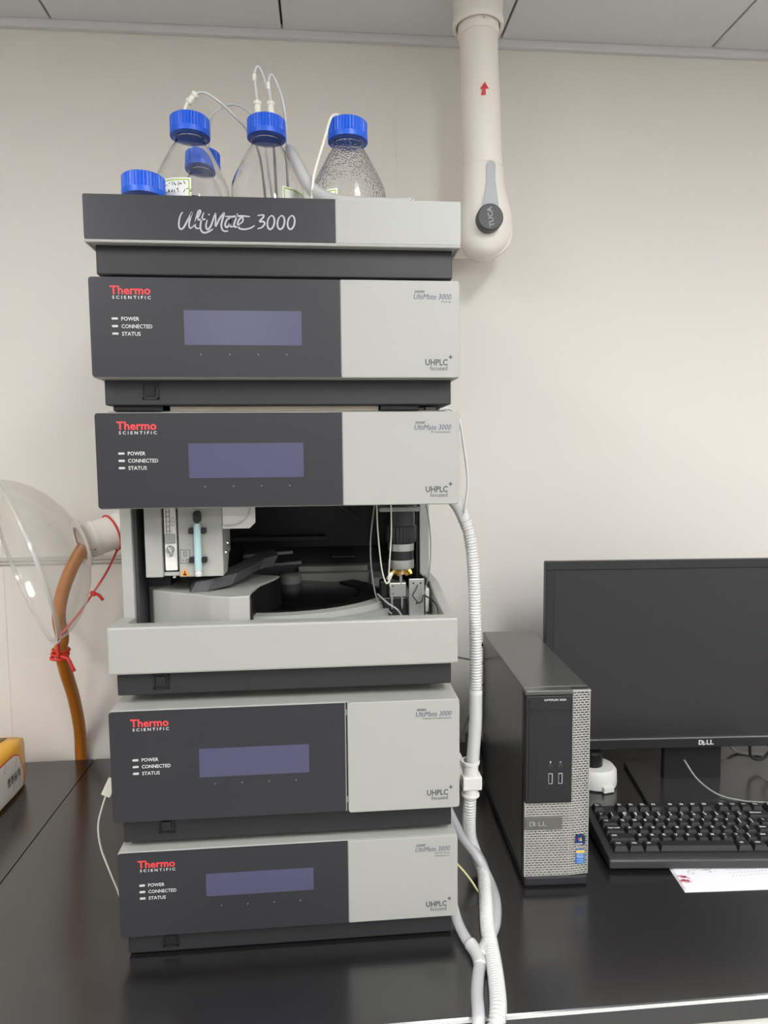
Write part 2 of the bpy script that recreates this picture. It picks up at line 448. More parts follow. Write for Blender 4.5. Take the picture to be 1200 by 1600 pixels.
# --- column compartment
t = thing('column_compartment', 'instrument module with split door, above the lowest module of the stack', 'lab instrument', (0, .25, .1395))
yd = .0; z0, z1 = .1825, .3205
feet(t, .1395, .1475); plinth(t, .1475, .185, y=.0175)
box('housing', (-HW, yd, z0), (HW, BACKY, z1), 'light_plastic', t, bev=.003)
d = prism('control_panel', rrect(-HW+.0006, .0688, z0+.0012, z1-.001, .0032, 4, (1, 0, 0, 1)), yd+.003, yd-.0010, 'y', 'dark_panel', t)
box('panel_edge', (.0690, yd-.0012, z0+.001), (.0702, yd+.003, z1-.001), 'steel', t)
box('door_gap', (.0703, yd-.0002, z0+.0005), (.0718, yd+.001, z1-.0005), 'black', t)
for hz in (z1-.016, z0+.012): box('hinge', (.0703, yd-.0010, hz), (.0716, yd+.001, hz+.007), 'steel', t)
l = prism('compartment_door', rrect(.0720, HW, z0-.0005, z1+.0002, .0036, 4), yd+.003, yd-.0035, 'y', 'light_plastic', t, bev=.0008)
lettering_left(d, z1, yd-.0013, -.1848, .0602); display(d, -.1062, .0248, .2352, .2706, yd-.0010, .2265)
lettering_right(l, z1+.001, z0+.0015, yd-.0038, (('Column Compartment', .036),))
# --- pump
t = thing('pump_module', 'instrument module with pump lettering, under the solvent tray', 'lab instrument', (0, .25, .674))
yd = -.0035; z0, z1 = .7090, .8212
box('housing', (-HW, yd, z0), (HW, BACKY, z1), 'light_plastic', t, bev=.003)
plinth(t, .680, .7105, y=.0175)
d, l = front_panels(t, z0, z1, yd)
lettering_left(d, z1, yd-.0010); display(d, -.1064, .0258, .7459, .7846, yd-.0008, .7355)
lettering_right(l, z1, z0, yd-.0008, (('Pump', .0115),))
for x0, x1 in ((-.197, -.140), (.118, .165)):
    box('foot', (x0, .025, .674), (x1, .07, .6805), 'black', t, bev=.001)
for x0, x1 in ((-.19, -.14), (.14, .19)): box('foot', (x0, .42, .674), (x1, .46, .6805), 'black', t, bev=.001)
# --- solvent tray
t = thing('solvent_tray', 'tray with big script lettering on charcoal front, topping the instrument stack', 'tray', (0, .22, .823))
yd = -.0100; z0, z1 = .8560, .9080
plinth(t, .825, .858, y=.0035, sw=False, hx=.2025, back=.46)
feet(t, .8212, .826, ((-.18, .04), (.18, .04), (-.18, .42), (.18, .42)))
box('tray_floor', (-.206, yd+.003, .857), (.206, .455, .866), 'light_plastic', t)
box('front_wall', (-HW, yd, z0), (HW, yd+.005, z1), 'light_plastic', t, bev=.0015)
box('side_wall', (-HW, yd+.005, z0), (-HW+.004, .46, z1), 'light_plastic', t, bev=.001)
box('side_wall', (HW-.004, yd+.005, z0), (HW, .46, z1), 'light_plastic', t, bev=.001)
box('rear_wall', (-HW+.004, .456, z0), (HW-.004, .46, z1), 'light_plastic', t, bev=.001)
d = prism('name_panel', rrect(-HW+.0004, .0662, z0+.0035, z1-.0006, .002, 3, (1, 0, 0, 1)), yd+.002, yd-.0007, 'y', 'dark_panel', t)
prism('front_cover', rrect(.0667, HW-.0003, z0+.0035, z1-.0004, .002, 3, (0, 1, 1, 0)), yd+.002, yd-.0005, 'y', 'light_plastic', t)
# script lettering, drawn as brush strokes
strokes = [[(140, 118), (120, 150), (106, 205), (105, 250), (120, 272), (145, 255), (178, 195), (218, 122), (200, 180), (190, 235), (200, 264), (228, 245)],
           [(228, 245), (262, 180), (290, 120), (284, 104), (268, 125), (246, 205), (242, 250), (258, 266), (280, 262)],
           [(318, 122), (296, 190), (286, 245), (292, 285), (318, 305), (360, 292), (394, 270)], [(250, 192), (290, 186), (332, 184)],
           [(346, 190), (334, 235), (338, 266), (352, 274), (376, 240), (398, 180), (418, 124)], [(360, 136), (363, 148)],
           [(418, 124), (418, 180), (415, 248), (450, 180), (492, 126), (474, 190), (464, 240), (474, 280), (500, 292), (522, 286)],
           [(548, 176), (524, 178), (504, 205), (497, 238), (508, 256), (528, 240), (548, 195), (552, 176), (540, 225), (546, 252), (566, 246)],
           [(606, 130), (590, 180), (574, 228), (578, 252), (598, 250), (618, 236)], [(500, 158), (560, 160), (630, 154), (712, 160)],
           [(612, 234), (646, 204), (650, 176), (634, 170), (612, 196), (604, 235), (620, 266), (660, 274), (710, 264), (750, 240)],
           [(776, 150), (828, 146), (822, 170), (794, 202), (826, 206), (836, 224), (812, 256), (774, 270)]]
for cx in (890, 977, 1065):
    strokes.append([(cx + 30*math.cos(a) + 8*math.sin(a), 213 - 61*math.sin(a)) for a in [PI*.62 + 2*PI*k/20 for k in range(21)]])
bm = bmesh.new()
def scr(cx, cy):
    px, py = 260+cx/5.4545, 310+cy/5.4545
    return Vector((-.1079+(px-278)*.000702, .8895-(py-332)*.000655+.0219*(px-278)*.000655))
for st in strokes:
    P3 = crom([(scr(*p).x, scr(*p).y, 0) for p in st], 6)
    ribbon(bm, [Vector((p.x, p.y)) for p in P3], lambda u: .0010+.0010*math.sin(PI*min(1, max(0, u)))**.5, front(yd-.0009))
me = bpy.data.meshes.new('lettering'); bm.to_mesh(me); bm.free(); link('lettering', me, 'print_grey', d)

# --- autosampler with open front
t = thing('autosampler', 'open fronted autosampler module with carousel and needle arm, in the stack middle', 'lab instrument', (0, .25, .3205))
feet(t, .3205, .333); plinth(t, .333, .364, y=.0175)
yb = .0055
box('base_front', (-HW, yb, .3620), (HW, yb+.022, .4195), 'light_plastic', t, bev=.0025)
box('base_side', (-HW, yb+.02, .362), (-HW+.018, BACKY, .4185), 'light_plastic', t, bev=.0015)
prism('base_side', [(yb+.02, .362), (yb+.02, .4180), (.06, .421), (.11, .4300), (.15, .4380), (BACKY, .438), (BACKY, .362)], HW-.014, HW, 'x', 'light_plastic', t, bev=.002)
box('chassis_floor', (-.192, .026, .364), (.196, BACKY, .398), 'grey_plastic', t)
box('side_panel', (-.2055, .060, .416), (-.1915, BACKY, .672), 'light_plastic', t, bev=.001)
box('side_panel', (.1905, .205, .436), (.2045, BACKY, .672), 'light_plastic', t, bev=.001)
box('inner_liner', (-.1915, .068, .40), (-.1875, .45, .655), 'charcoal', t)
box('inner_post', (-.1875, .112, .40), (-.158, .16, .655), 'black', t)
box('inner_liner', (.1865, .215, .40), (.1905, .45, .655), 'black', t)
box('rear_panel', (-.19, .450, .40), (.19, .456, .655), 'black', t)
box('top_cover', (-.2055, .03, .655), (.2045, BACKY, .674), 'light_plastic', t, bev=.002)
box('brace_bar', (-.02, .44, .47), (-.012, .449, .62), 'charcoal', t, mx=Matrix.Translation((.05, 0, .55)) @ Matrix.Rotation(-.9, 4, 'Y') @ Matrix.Translation((.016, 0, -.55)))
box('rear_ledge', (-.12, .42, .468), (.05, .4495, .474), 'charcoal', t)
box('top_lid', (-.133, .032, .673), (.116, .45, .6794), 'lid_beige', t)
yd = -.0025; z0, z1 = .5600, .6704
door = box('lift_door', (-HW, yd, z0), (HW, .030, z1), 'light_plastic', t, bev=.003)
d, l = front_panels(t, z0, z1, yd)
d.name = 'control_panel'
lettering_left(d, z1, yd-.0010, -.1857); display(d, -.1063, .0251, .5948, .6348, yd-.0008, .5850)
lettering_right(l, z1, z0, yd-.0008, (('RS Autosampler', .024),))
# carousel well: ring with recessed black disc
CX, CYY, CR = -.02, .240, .166
def arc(r, a0, a1, n=40): return [(CX+r*math.cos(a0+(a1-a0)*k/n), CYY+r*math.sin(a0+(a1-a0)*k/n)) for k in range(n+1)]
def ring(name, r0, r1, za, zb, m, a0, a1, parent):
    prism(name, arc(r1, a0, a1) + list(reversed(arc(r0, a0, a1))), za, zb, 'z', m, parent)
ring('carousel_rim', CR, CR+.020, .398, .4165, 'light_plastic', -1.75, .35, t)
ring('carousel_rim', CR+.020, CR+.032, .398, .4085, 'grey_plastic', -1.75, .12, t)
w_ = lathe('carousel_disc', [(CR-.001, .3985), (CR-.001, .4035), (.12, .4035), (.118, .4065), (.0, .4065)], 'black_gloss', t, 64, (CX, CYY, 0))
for k in range(9):
    a = -2.3+k*.36
    ca, sa = math.cos(a+PI/2), math.sin(a+PI/2); ox, oy = CX+.136*math.cos(a), CYY+.136*math.sin(a)
    prism('vial_segment', [(ox+p*ca-q*sa, oy+p*sa+q*ca) for p, q in rrect(-.022, .022, -.016, .016, .005, 3)], .4035, .4085, 'z', 'black', w_)
# covered part of the carousel with the dark grip on it
prism('carousel_cover', [(-.187, .112), (-.175, .0870), (-.150, .0700), (-.120, .0550), (-.095, .0395), (-.069, .0285), (-.0455, .0340), (-.0460, .07), (-.040, .105), (-.024, .145), (-.018, .17), (-.06, .19), (-.187, .19)], .398, .4480, 'z', 'light_plastic', t, bev=.0015)
prism('cover_mouth_shade', [(-.0470, .0365), (-.0438, .0365), (-.0440, .07), (-.038, .105), (-.022, .145), (-.016, .17), (-.03, .17)], .3985, .4455, 'z', 'black', t)  # black sliver standing in for the shade on the cover's open right side
gp = [(-.120, .078, .4485), (-.098, .082, .452), (-.070, .098, .456), (-.052, .128, .462), (-.040, .155, .466), (-.022, .170, .468)]
bm = bmesh.new(); prev = None
for i, (x, y, z) in enumerate(gp):
    q = [bm.verts.new(c) for c in ((x-.004, y-.017, z-.003), (x+.004, y-.013, z+.012), (x-.006, y+.022, z+.016), (x-.014, y+.026, z-.003))]
    if prev:
        for k in range(4): bm.faces.new([prev[k], prev[(k+1) % 4], q[(k+1) % 4], q[k]])
    else: bm.faces.new(q)
    prev = q
bm.faces.new(list(reversed(prev))); bmobj('cover_grip', bm, 'charcoal', t)
# rear chord of the rim and the dark shelf behind it
boxes('rear_rim', [((-.02, .352, .398), (.132, .372, .4185)), ((.0, .374, .398), (.122, .392, .4270))], 'light_plastic', t, bev=.0015)
lathe('rim_hub', [(.018, .398), (.018, .420), (.014, .4225)], 'grey_plastic', t, 24, (-.012, .335, 0))
prism('rear_shelf', [(.393, .398), (.393, .428), (.449, .452), (.449, .398)], -.10, .17, 'x', 'charcoal', t)
box('rim_corner', (.122, .30, .398), (.145, .36, .4180), 'grey_plastic', t, bev=.002)
for a, b in (((-.085, .30, .458), (-.005, .302, .463)), ((-.06, .26, .448), (.01, .263, .452))):
    tube('shelf_bar', [a, ((a[0]+b[0])/2, a[1], (a[2]+b[2])/2), b], .003, 'mid_grey', t, 6)
box('tape_strip', (.06, .40, .4385), (.10, .402, .4395), 'grey_plastic', t)
# sampling unit (left)
yu = .058
box('unit_housing', (-.1757, yu, .4690), (-.1545, .125, .650), 'light_plastic', t, bev=.0012)
box('unit_channel', (-.1545, yu+.010, .4740), (-.1345, .125, .650), 'black', t)
strip = box('syringe_strip', (-.1520, yu+.002, .4770), (-.1372, .1, .650), 'white_plastic', t, bev=.0012)
boxes('scale_mark', [((-.1492, yu+.0012, .522), (-.1487, yu+.0018, .556)), ((-.1452, yu+.0012, .522), (-.1447, yu+.0018, .556))] +
      [((-.1495, yu+.0012, .527+.006*k), (-.1440, yu+.0018, .5275+.006*k)) for k in range(5)], 'print_dark', strip)
text('lettering', '⊗', front(yu+.0015), -.1435, -.1385, .536, .0055, 'print_black', strip)
box('slider_block', (-.1512, yu-.001, .512), (-.1385, yu+.004, .5235), 'grey_plastic', strip, bev=.001)
lathe('thumb_screw', [(.0048, 0), (.0052, .002), (.0044, .007), (.001, .0075)], 'grey_plastic', strip, 16, (-.1450, yu+.003, .5040), (0, -1, 0))
tube('screw_lever', [(-.1465, yu-.003, .507), (-.1435, yu-.004, .502), (-.1425, yu-.003, .4965)], .002, 'steel', strip, 8)
box('unit_sill', (-.1545, yu+.004, .4700), (-.1345, .12, .4750), 'light_plastic', t, bev=.001)
lathe('sill_stud', [(.002, .0), (.002, .004)], 'white_plastic', t, 10, (-.143, yu+.01, .4665))
main = prism('unit_housing', [(yu, .4690), (.094, .4690), (.112, .492), (.125, .492), (.125, .65), (yu, .65)], -.1345, -.0800, 'x', 'light_plastic', t, bev=.0012)
for x, y, z in ((-.08, .078, .4965), (-.08, .096, .5065)):
    lathe('side_screw', [(.0028, 0), (.0024, .002), (.0005, .0026)], 'chrome', main, 12, (x, y, z), (1, 0, 0))
# blue-tinted syringe held by black clips
xs_ = -.1100
prism('clip_head', rrect(xs_-.0046, xs_+.0046, .5375, .5525, .0044, 6), yu+.001, yu-.006, 'y', 'black', main)
lathe('syringe_barrel', [(.0042, .4790), (.0046, .4800), (.0046, .5330), (.0036, .5370)], 'cyan_glass', main, 20, (xs_, yu-.0052, 0))
lathe('syringe_tip', [(.0040, .4705), (.0044, .4720), (.0044, .4745), (.0036, .4755), (.0036, .4775), (.0044, .4780), (.0044, .4792)], 'tube_frost', main, 20, (xs_, yu-.0052, 0))
for zc in (.5275, .4910):
    for sgn in (-1, 1):
        prism('clip', rrect(min(xs_+sgn*.0042, xs_+sgn*.0108), max(xs_+sgn*.0042, xs_+sgn*.0108), zc-.0036, zc+.0036, .0016, 3), yu+.001, yu-.0065, 'y', 'black', main)
boxes('diagram_frame', [((-.1331, yu-.0004, .4863), (-.1208, yu+.0002, .4868)), ((-.1331, yu-.0004, .5030), (-.1208, yu+.0002, .5035)), ((-.1331, yu-.0004, .4863), (-.1326, yu+.0002, .5035)), ((-.1213, yu-.0004, .4863), (-.1208, yu+.0002, .5035)),
       ((-.1285, yu-.0004, .4955), (-.1280, yu+.0002, .5010)), ((-.1255, yu-.0004, .4955), (-.1250, yu+.0002, .5010)), ((-.1285, yu-.0004, .4955), (-.1250, yu+.0002, .4960)), ((-.1285, yu-.0004, .5006), (-.1250, yu+.0002, .5011))], 'print_dark', main)
text('lettering', '→ 25', front(yu-.0004), -.1318, -.1222, .4885, .0036, 'print_dark', main)
prism('warning_sign', [(-.1334, .4702), (-.1222, .4702), (-.1278, .4802)], yu+.0004, yu-.0004, 'y', 'warn_orange', main)
boxes('warning_mark', [((-.1300, yu-.0007, .4712), (-.1256, yu-.0003, .4730)), ((-.1284, yu-.0007, .4730), (-.1270, yu-.0003, .4765))], 'print_black', main)
pl = prism('tube_plate', [(-.0795, .5290), (-.0462, .5290), (-.0388, .5362), (-.0388, .60), (-.0795, .60)], yu+.003, yu, 'y', 'white_plastic', t, bev=.0006)
tube('plate_tube', [(-.0800, yu-.001, .5325), (-.066, yu-.002, .5325), (-.054, yu-.002, .5375), (-.0465, yu-.002, .5475), (-.0440, yu-.002, .5620)], .0011, 'tube_frost', pl, 8)
# needle arm (right)
nx, ny = .1525, .120
na = lathe('needle_drive', [(.0195, .5205), (.0195, .640)], 'case_black', t, 32, (nx, ny, 0))
lathe('knurled_collar', [(.0165, .4985), (.0205, .5005), (.0215, .5060), (.0215, .5225), (.0195, .5235)], 'case_black', t, 72, (nx, ny, 0), smooth=False, radial=lambda i, r, z: 1 if i % 3 else .955)
lathe('metal_band', [(.0172, .4885), (.0178, .4890), (.0178, .4985)], 'steel', t, 32, (nx, ny, 0))
lathe('rotor_band', [(.0170, .4760), (.0170, .4890)], 'black', t, 32, (nx, ny, 0))
lathe('metal_band', [(.0105, .4620), (.0172, .4640), (.0178, .4660), (.0178, .4762)], 'steel', t, 32, (nx, ny, 0))
lathe('valve_hub', [(.009, .4560), (.0105, .4620)], 'white_plastic', t, 24, (nx, ny, 0))
for k in range(6):
    a = -PI*.92 + k*PI*.30; dd = Vector((math.cos(a)*.62, math.sin(a)*.62, -.78))
    lathe('brass_nut', [(.0030, 0), (.0038, .001), (.0038, .006), (.0028, .0065), (.0028, .0085), (.0012, .009)], 'brass', t, 6, Vector((nx, ny, .462)) + Vector((math.cos(a), math.sin(a), 0))*.0085, dd, smooth=False)
lathe('tube_fitting', [(.0018, 0), (.0026, .002), (.0026, .010), (.0016, .012)], 'fitting', t, 12, (nx-.0135, ny-.010, .4590), (-.6, -.3, -.74))
lathe('needle', [(.0016, .436), (.0022, .440), (.0022, .456)], 'steel', t, 10, (nx-.001, ny-.004, 0))
box('needle_block', (nx-.0165, ny-.006, .4240), (nx+.0065, ny+.016, .4440), 'steel', t, bev=.0012)
for dz in (.004, .015): lathe('block_screw', [(.0018, 0), (.0012, .0012)], 'mid_grey', t, 10, (nx-.012, ny-.006, .4245+dz), (0, -1, 0))
box('block_seat', (nx-.026, ny-.004, .398), (nx+.008, ny+.022, .4235), 'black', t, bev=.002)
box('block_guard', (nx-.0285, ny+.004, .412), (nx-.0175, ny+.026, .4455), 'black', t, bev=.003)
for x in (-.014, .0): lathe('needle', [(.0004, .408), (.0016, .414), (.0016, .425)], 'steel', t, 8, (nx+x, ny-.009, 0))
br = box('needle_bracket', (nx+.0095, ny-.012, .3985), (nx+.0305, ny-.009, .4500), 'steel', t, bev=.0006)
for x, z in ((.0155, .4440), (.0255, .4440), (.020, .4160)): lathe('bracket_hole', [(.0013, 0), (.0013, .0003)], 'black', br, 10, (nx+x, ny-.0120, z), (0, -1, 0))
box('bracket_edge', (nx+.0305, ny-.012, .3985), (nx+.0318, ny+.03, .4500), 'black', t)
box('arm_bracket', (nx-.032, ny-.03, .5440), (nx+.024, ny+.03, .5500), 'grey_plastic', t, bev=.002)
box('wash_port', (nx+.034, ny+.004, .399), (nx+.040, ny+.028, .4330), 'white_plastic', t, bev=.002)
# thin tubing hanging in the bay
for pts, r, m_ in (([(.1180, .10, .56), (.1190, .10, .52), (.1235, .10, .470), (.1290, .098, .4480), (.1335, .100, .4490), (.1385, .108, .4560)], .0011, 'cable_white'),
                   ([(.1165, .106, .56), (.1110, .106, .52), (.1095, .108, .49), (.1120, .115, .455), (.1200, .125, .418), (.138, .11, .4015)], .0011, 'cable_grey'),
                   ([(.1360, .09, .56), (.1365, .09, .52), (.1345, .092, .485), (.1335, .10, .455), (.1360, .106, .4400)], .0011, 'cable_white'),
                   ([(.1190, .12, .428), (.1330, .10, .4180), (.1440, .095, .4110), (.152, .095, .3990)], .0013, 'cable_grey'),
                   ([(.1735, .104, .4420), (.1700, .1, .4360), (.1660, .1, .4290), (.1690, .1, .4240), (.1745, .1, .4180), (.1790, .1, .4215), (.1800, .1, .4290)], .0008, 'black'),
                   ([(.1825, .10, .56), (.1865, .09, .535), (.1885, .085, .50), (.1865, .085, .465), (.1800, .09, .430), (.1790, .09, .420)], .0008, 'mid_grey'),
                   ([(.1800, .09, .4310), (.1880, .07, .4280), (.1925, .06, .4215), (.1935, .05, .4080), (.1915, .045, .3995)], .0009, 'black')):
    tube('capillary', pts, r, m_, t, 6)

# ================================================================= BOTTLES
def wrap(cx, cy, r, a_mid):
    """(s, z) on a vertical cylinder, s = arc length measured to the right as seen from the front"""
    return lambda s, z: (cx + r*math.sin(a_mid + s/r), cy - r*math.cos(a_mid + s/r), z)
def cap_mesh(parent, cx, cy, z, r=.0272, h=.026, white=True):
    c = lathe('screw_cap', [(r*.86, z), (r*.995, z), (r*1.0, z+.0028), (r*1.0, z+.0068), (r*.955, z+.0072), (r*.955, z+h-.002), (r*.88, z+h)], 'cap_blue', parent, 108, (cx, cy, 0), smooth=False,
              radial=lambda i, rr, zz: 1 if (zz < z+.0072-1e-6 or zz > z+h-.001) else (1.03 if i % 3 else .975))
    if white: lathe('cap_insert', [(r*.74, z+h-.0006), (r*.74, z+h+.0018), (r*.70, z+h+.0024)], 'fitting', c, 40, (cx, cy, 0))
    return c
def bottle(label, cx, cy, z0, glass='glass', label_a=None, sc=1.0, prof=None, cap_z=None, white=True, fill=None, drop=-.001):
    t = thing('reagent_bottle', label, 'bottle', (cx, cy, z0))
    P = prof or [(.0, .0), (.047, .0), (.0515, .004), (.0515, .121), (.0505, .128), (.0475, .1365), (.0437, .1445), (.0350, .161), (.0285, .1735), (.0230, .182), (.0205, .187), (.0205, .190), (.0222, .1915), (.0222, .1945), (.0195, .196), (.0195, .216)]
    if drop: P = [(r, z if z < .01 else z-drop) for r, z in P]
    th = .0022
    inner = [(max(0, r-th) if r > 0 else 0, z+(th*1.3 if z < .004 else 0)) for r, z in P]
    full = [(1e-5, P[0][1])] + P[1:] + list(reversed(inner[1:])) + [(1e-5, inner[0][1])]
    lathe('glass_body', [(r*1, z0+z) for r, z in full], glass, t, 48, (cx, cy, 0), cap=False)
    ch = cap_z if cap_z is not None else .1935-drop
    cap_mesh(t, cx, cy, z0+ch, white=white)
    if fill:
        wp = [(1e-5, .0035)] + [(r-th-.0004, max(z, .0035)) for r, z in P[1:] if z <= fill] + [(1e-5, fill)]
        # close level at the fill height
        rr = [r for r, z in P if z <= fill][-1]-th-.0004
        wp[-1] = (rr, fill); wp.append((1e-5, fill))
        lathe('liquid', [(r, z0+z) for r, z in wp], 'water', t, 40, (cx, cy, 0), cap=False)
    if label_a is not None:
        R_ = .0521; a_mid, half, zt, scribble = label_a; pw = wrap(cx, cy, R_, a_mid)
        n = 14; V = []; Fc = []
        for i in range(n+1):
            s = -half + 2*half*i/n; V += [pw(s, z0+.055), pw(s, z0+zt)]
        for i in range(n): Fc.append((2*i, 2*i+2, 2*i+3, 2*i+1))
        lab = mesh('paper_label', V, Fc, 'label_white', t)
        bm = bmesh.new(); pw2 = wrap(cx, cy, R_+.0003, a_mid)
        e = half-.0025
        ribbon(bm, [Vector((-e + 2*e*i/14, z0+zt-.0025)) for i in range(15)], .0014, pw2)
        for sx in (-1, 1): ribbon(bm, [Vector((sx*e, z0+.06 + (zt-.0625)*i/4)) for i in range(5)], .0014, pw2)
        me = bpy.data.meshes.new('label_border'); bm.to_mesh(me); bm.free(); link('label_border', me, 'lime', lab)
        if scribble:
            bm = bmesh.new(); rnd = random.Random(3)
            for row in range(3):
                s = -e+.004
                zz = z0+zt-.0105-row*.0092
                while s < e+.004*(1 if row == 1 else -1):
                    hgt = .0060
                    if rnd.random() < .84:
                        pts = [Vector((s+rnd.uniform(0, .0032), zz+rnd.uniform(0, hgt))) for _ in range(4)]
                        for a_, b_ in zip(pts, pts[1:]):
                            if (a_-b_).length > .0006: ribbon(bm, [a_, (a_+b_)/2, b_], .0008, pw2)
                    s += .0043
            me = bpy.data.meshes.new('handwriting'); bm.to_mesh(me); bm.free(); link('handwriting', me, 'print_black', lab)
    return t
TZ = .866
bA = bottle('clear glass bottle with blue cap and handwritten label, elbow fitting on its cap', -.1290, .195, TZ, label_a=(-.45, .032, .121, True), fill=.10)
bB = bottle('clear glass bottle with two upright white fittings on its blue cap', -.0250, .206, TZ, label_a=(.98, .027, .120, False), fill=.085, drop=-.007)
bC = bottle('clear glass bottle with droplets inside and one thin tube over its blue cap', .0880, .160, TZ, glass='glass_drops', label_a=(-.62, .016, .100, False), drop=.015)
bE = bottle('blue capped clear glass bottle hidden behind the bottle with handwritten label', -.1310, .302, TZ)
smallP = [(.0, .0), (.030, .0), (.034, .003), (.034, .055), (.032, .063), (.026, .071), (.0205, .083), (.0205, .0855), (.0195, .087), (.0195, .105)]
bD = bottle('short bottle with only its blue cap showing above the tray front', -.1755, .118, TZ, prof=smallP, drop=0, cap_z=.084, white=False)
# fittings and tubing on the caps
zc = TZ+.1935+.036-.009
ax_, ay_ = -.1290, .195
f = thing('cap_fitting', 'white elbow fitting bending over on the cap of the labelled bottle', 'fitting', (ax_-.006, ay_, zc+.002))
tube('stem', [(ax_-.006, ay_, zc+.0024), (ax_-.006, ay_, zc+.012), (ax_-.0035, ay_, zc+.018), (ax_, ay_, zc+.0215)], .0024, 'fitting', f, 12)
lathe('coupling', [(.0034, 0), (.0052, .002), (.0052, .004), (.0040, .005), (.0040, .011), (.0056, .013), (.0056, .017), (.0030, .018)], 'fitting', f, 14, (ax_-.002, ay_, zc+.020), (.62, 0, .66))
tag(tube('solvent_tube', [(ax_+.008, ay_, zc+.0325), (ax_+.022, ay_+.003, zc+.0355), (ax_+.042, ay_+.01, zc+.026), (ax_+.060, ay_+.02, zc+.013), (ax_+.076, ay_+.032, zc-.001), (ax_+.092, ay_+.05, zc-.04), (ax_+.10, ay_+.07, zc-.14)], .0020, 'tube_frost', None, 10),
    'thin translucent tube arching from the elbow fitting to behind the middle bottle', 'tube')
tag(tube('solvent_tube', [(-.1225, .302, zc+.0022), (-.1170, .288, zc+.020), (-.1109, .27, 1.1243), (-.0965, .27, 1.1376), (-.0775, .27, 1.1437), (-.0583, .268, 1.1355), (-.0459, .27, 1.1198), (-.034, .275, 1.09), (-.02, .28, .98)], .0019, 'tube_frost', None, 10),
    'thin translucent tube rising from the hidden bottle to behind the middle bottle', 'tube')
bx_, by_ = -.0250, .206; zc += .006
for k, (dx, dz, lab1, lab2) in enumerate(((-.0118, .060, 'taller looped tube above the middle bottle, bending over at a white sleeve', 'white ribbed fitting at the left on the middle bottle cap, under the taller loop'),
                                       (.0070, .050, 'shorter looped tube above the middle bottle, bending over at a white sleeve', 'white ribbed fitting beside the taller loop fitting on the middle bottle cap'))):
    x = bx_+dx
    o = lathe('tube_fitting', [(.0045, zc+.0024), (.0045, zc+.008), (.0053, zc+.0085), (.0053, zc+.011), (.0044, zc+.012), (.0044, zc+.019), (.0058, zc+.0205), (.0058, zc+.024), (.003, zc+.0245)], 'fitting', None, 16, (x, by_, 0))
    tag(o, lab2, 'fitting', None)
    pts = [(x, by_, zc+.0250), (x-.0015, by_, zc+.04), (x-.003, by_, zc+dz), (x+.0015, by_+.002, zc+dz+.0125), (x+.0095, by_+.006, zc+dz), (x+.0165, by_+.012, zc+.03), (x+.0200, by_+.018, zc), (x+.021, by_+.032, zc-.06), (x+.021, by_+.06, zc-.13)]
    tb = thing('loop_tube', lab1, 'tube', pts[0])
    tube('hose', pts, .0021, 'tube_frost', tb, 10)
    lathe('sleeve', [(.0020, 0), (.0028, .001), (.0028, .009), (.0020, .010)], 'fitting', tb, 12, (x-.0031, by_, zc+dz-.009), (-.02, 0, 1))
cx_, cy_ = .0880, .160; zc = TZ+.1935+.026-.015
tag(tube('solvent_tube', [(cx_-.006, cy_, zc+.0022), (cx_-.010, cy_-.004, zc+.0055), (cx_-.0165, cy_-.012, zc+.0045), (cx_-.0235, cy_-.022, zc-.006), (cx_-.0315, cy_-.033, zc-.036), (cx_-.0405, cy_-.04, zc-.066), (cx_-.048, cy_-.045, zc-.098), (cx_-.05, cy_-.04, zc-.15)], .0019, 'fitting', None, 10),
    'thin white tube dropping down beside the bottle with droplets', 'tube')
# wide translucent sleeve carrying the tubes, lying over the tray edge
tag(tube('tube_sleeve', [(.004, .235, 1.068), (.010, .20, 1.048), (.020, .165, 1.015), (.038, .13, .972), (.065, .095, .944), (.100, .06, .928), (.130, .035, .9185), (.155, .012, .9135), (.158, .009, .9132)], lambda i: (.0055+.0035*min(1, i/24))*(1 if i < 46 else max(.35, 1-(i-46)/28)), 'tube_frost', None, 14),
    'wide frosted sleeve sweeping from the middle bottle down to the tray rim', 'tube')
for k in range(3):
    a0 = .012*k
    tag(tube('tubing_coil', [(-.020+a0*.3, .145-.004*k, .885), (-.004+a0, .138-.004*k, .925+.003*k), (.022+a0, .128-.004*k, .934+.003*k), (.05+a0, .12-.004*k, .922), (.07+a0, .115-.004*k, .880)], .0016, 'tube_frost', None, 8),
        'thin translucent tubing loop gathered in front of the middle bottle', 'tube', 'tubing loops in front of the middle bottle')

# ================================================================= EXTRACTION ARM WITH HOOD
arm = thing('extraction_arm', 'cream extraction arm hanging from the ceiling, with clear dome hood at its end', 'extraction arm', (.34, .47, CEIL_Z))
DY = .47
def dctr(z): return .3390 + (1.38-z)*.036
bm = bmesh.new()
prof = [(1.1365, .0357), (1.40, .0345)]
rings = []
for z, r in ((1.135, .0362), (1.20, .0356), (1.30, .0347), (1.375, .0342)):
    rings.append([bm.verts.new((dctr(z)+r*math.cos(2*PI*k/40), DY+r*math.sin(2*PI*k/40), z)) for k in range(40)])
for A, B in zip(rings, rings[1:]):
    for k in range(40): bm.faces.new([A[k], A[(k+1) % 40], B[(k+1) % 40], B[k]])
bmobj('duct_tube', bm, 'duct', arm, True)
lathe('duct_sleeve', [(.0365, 1.372), (.0372, 1.374), (.0372, 1.40), (.034, 1.42)], 'duct', arm, 40, (.3388, DY, 0))
lathe('ceiling_collar', [(.0395, 1.400), (.0395, 1.388), (.0440, 1.386), (.0458, 1.389), (.0458, 1.398), (.0445, 1.402), (.0445, CEIL_Z+.004)], 'duct', arm, 48, (.3385, DY, 0), cap=False)
lathe('sleeve_screw', [(.0018, 0), (.0012, .0014)], 'chrome', arm, 10, (.3405, DY-.0370, 1.384), (0, -1, 0))
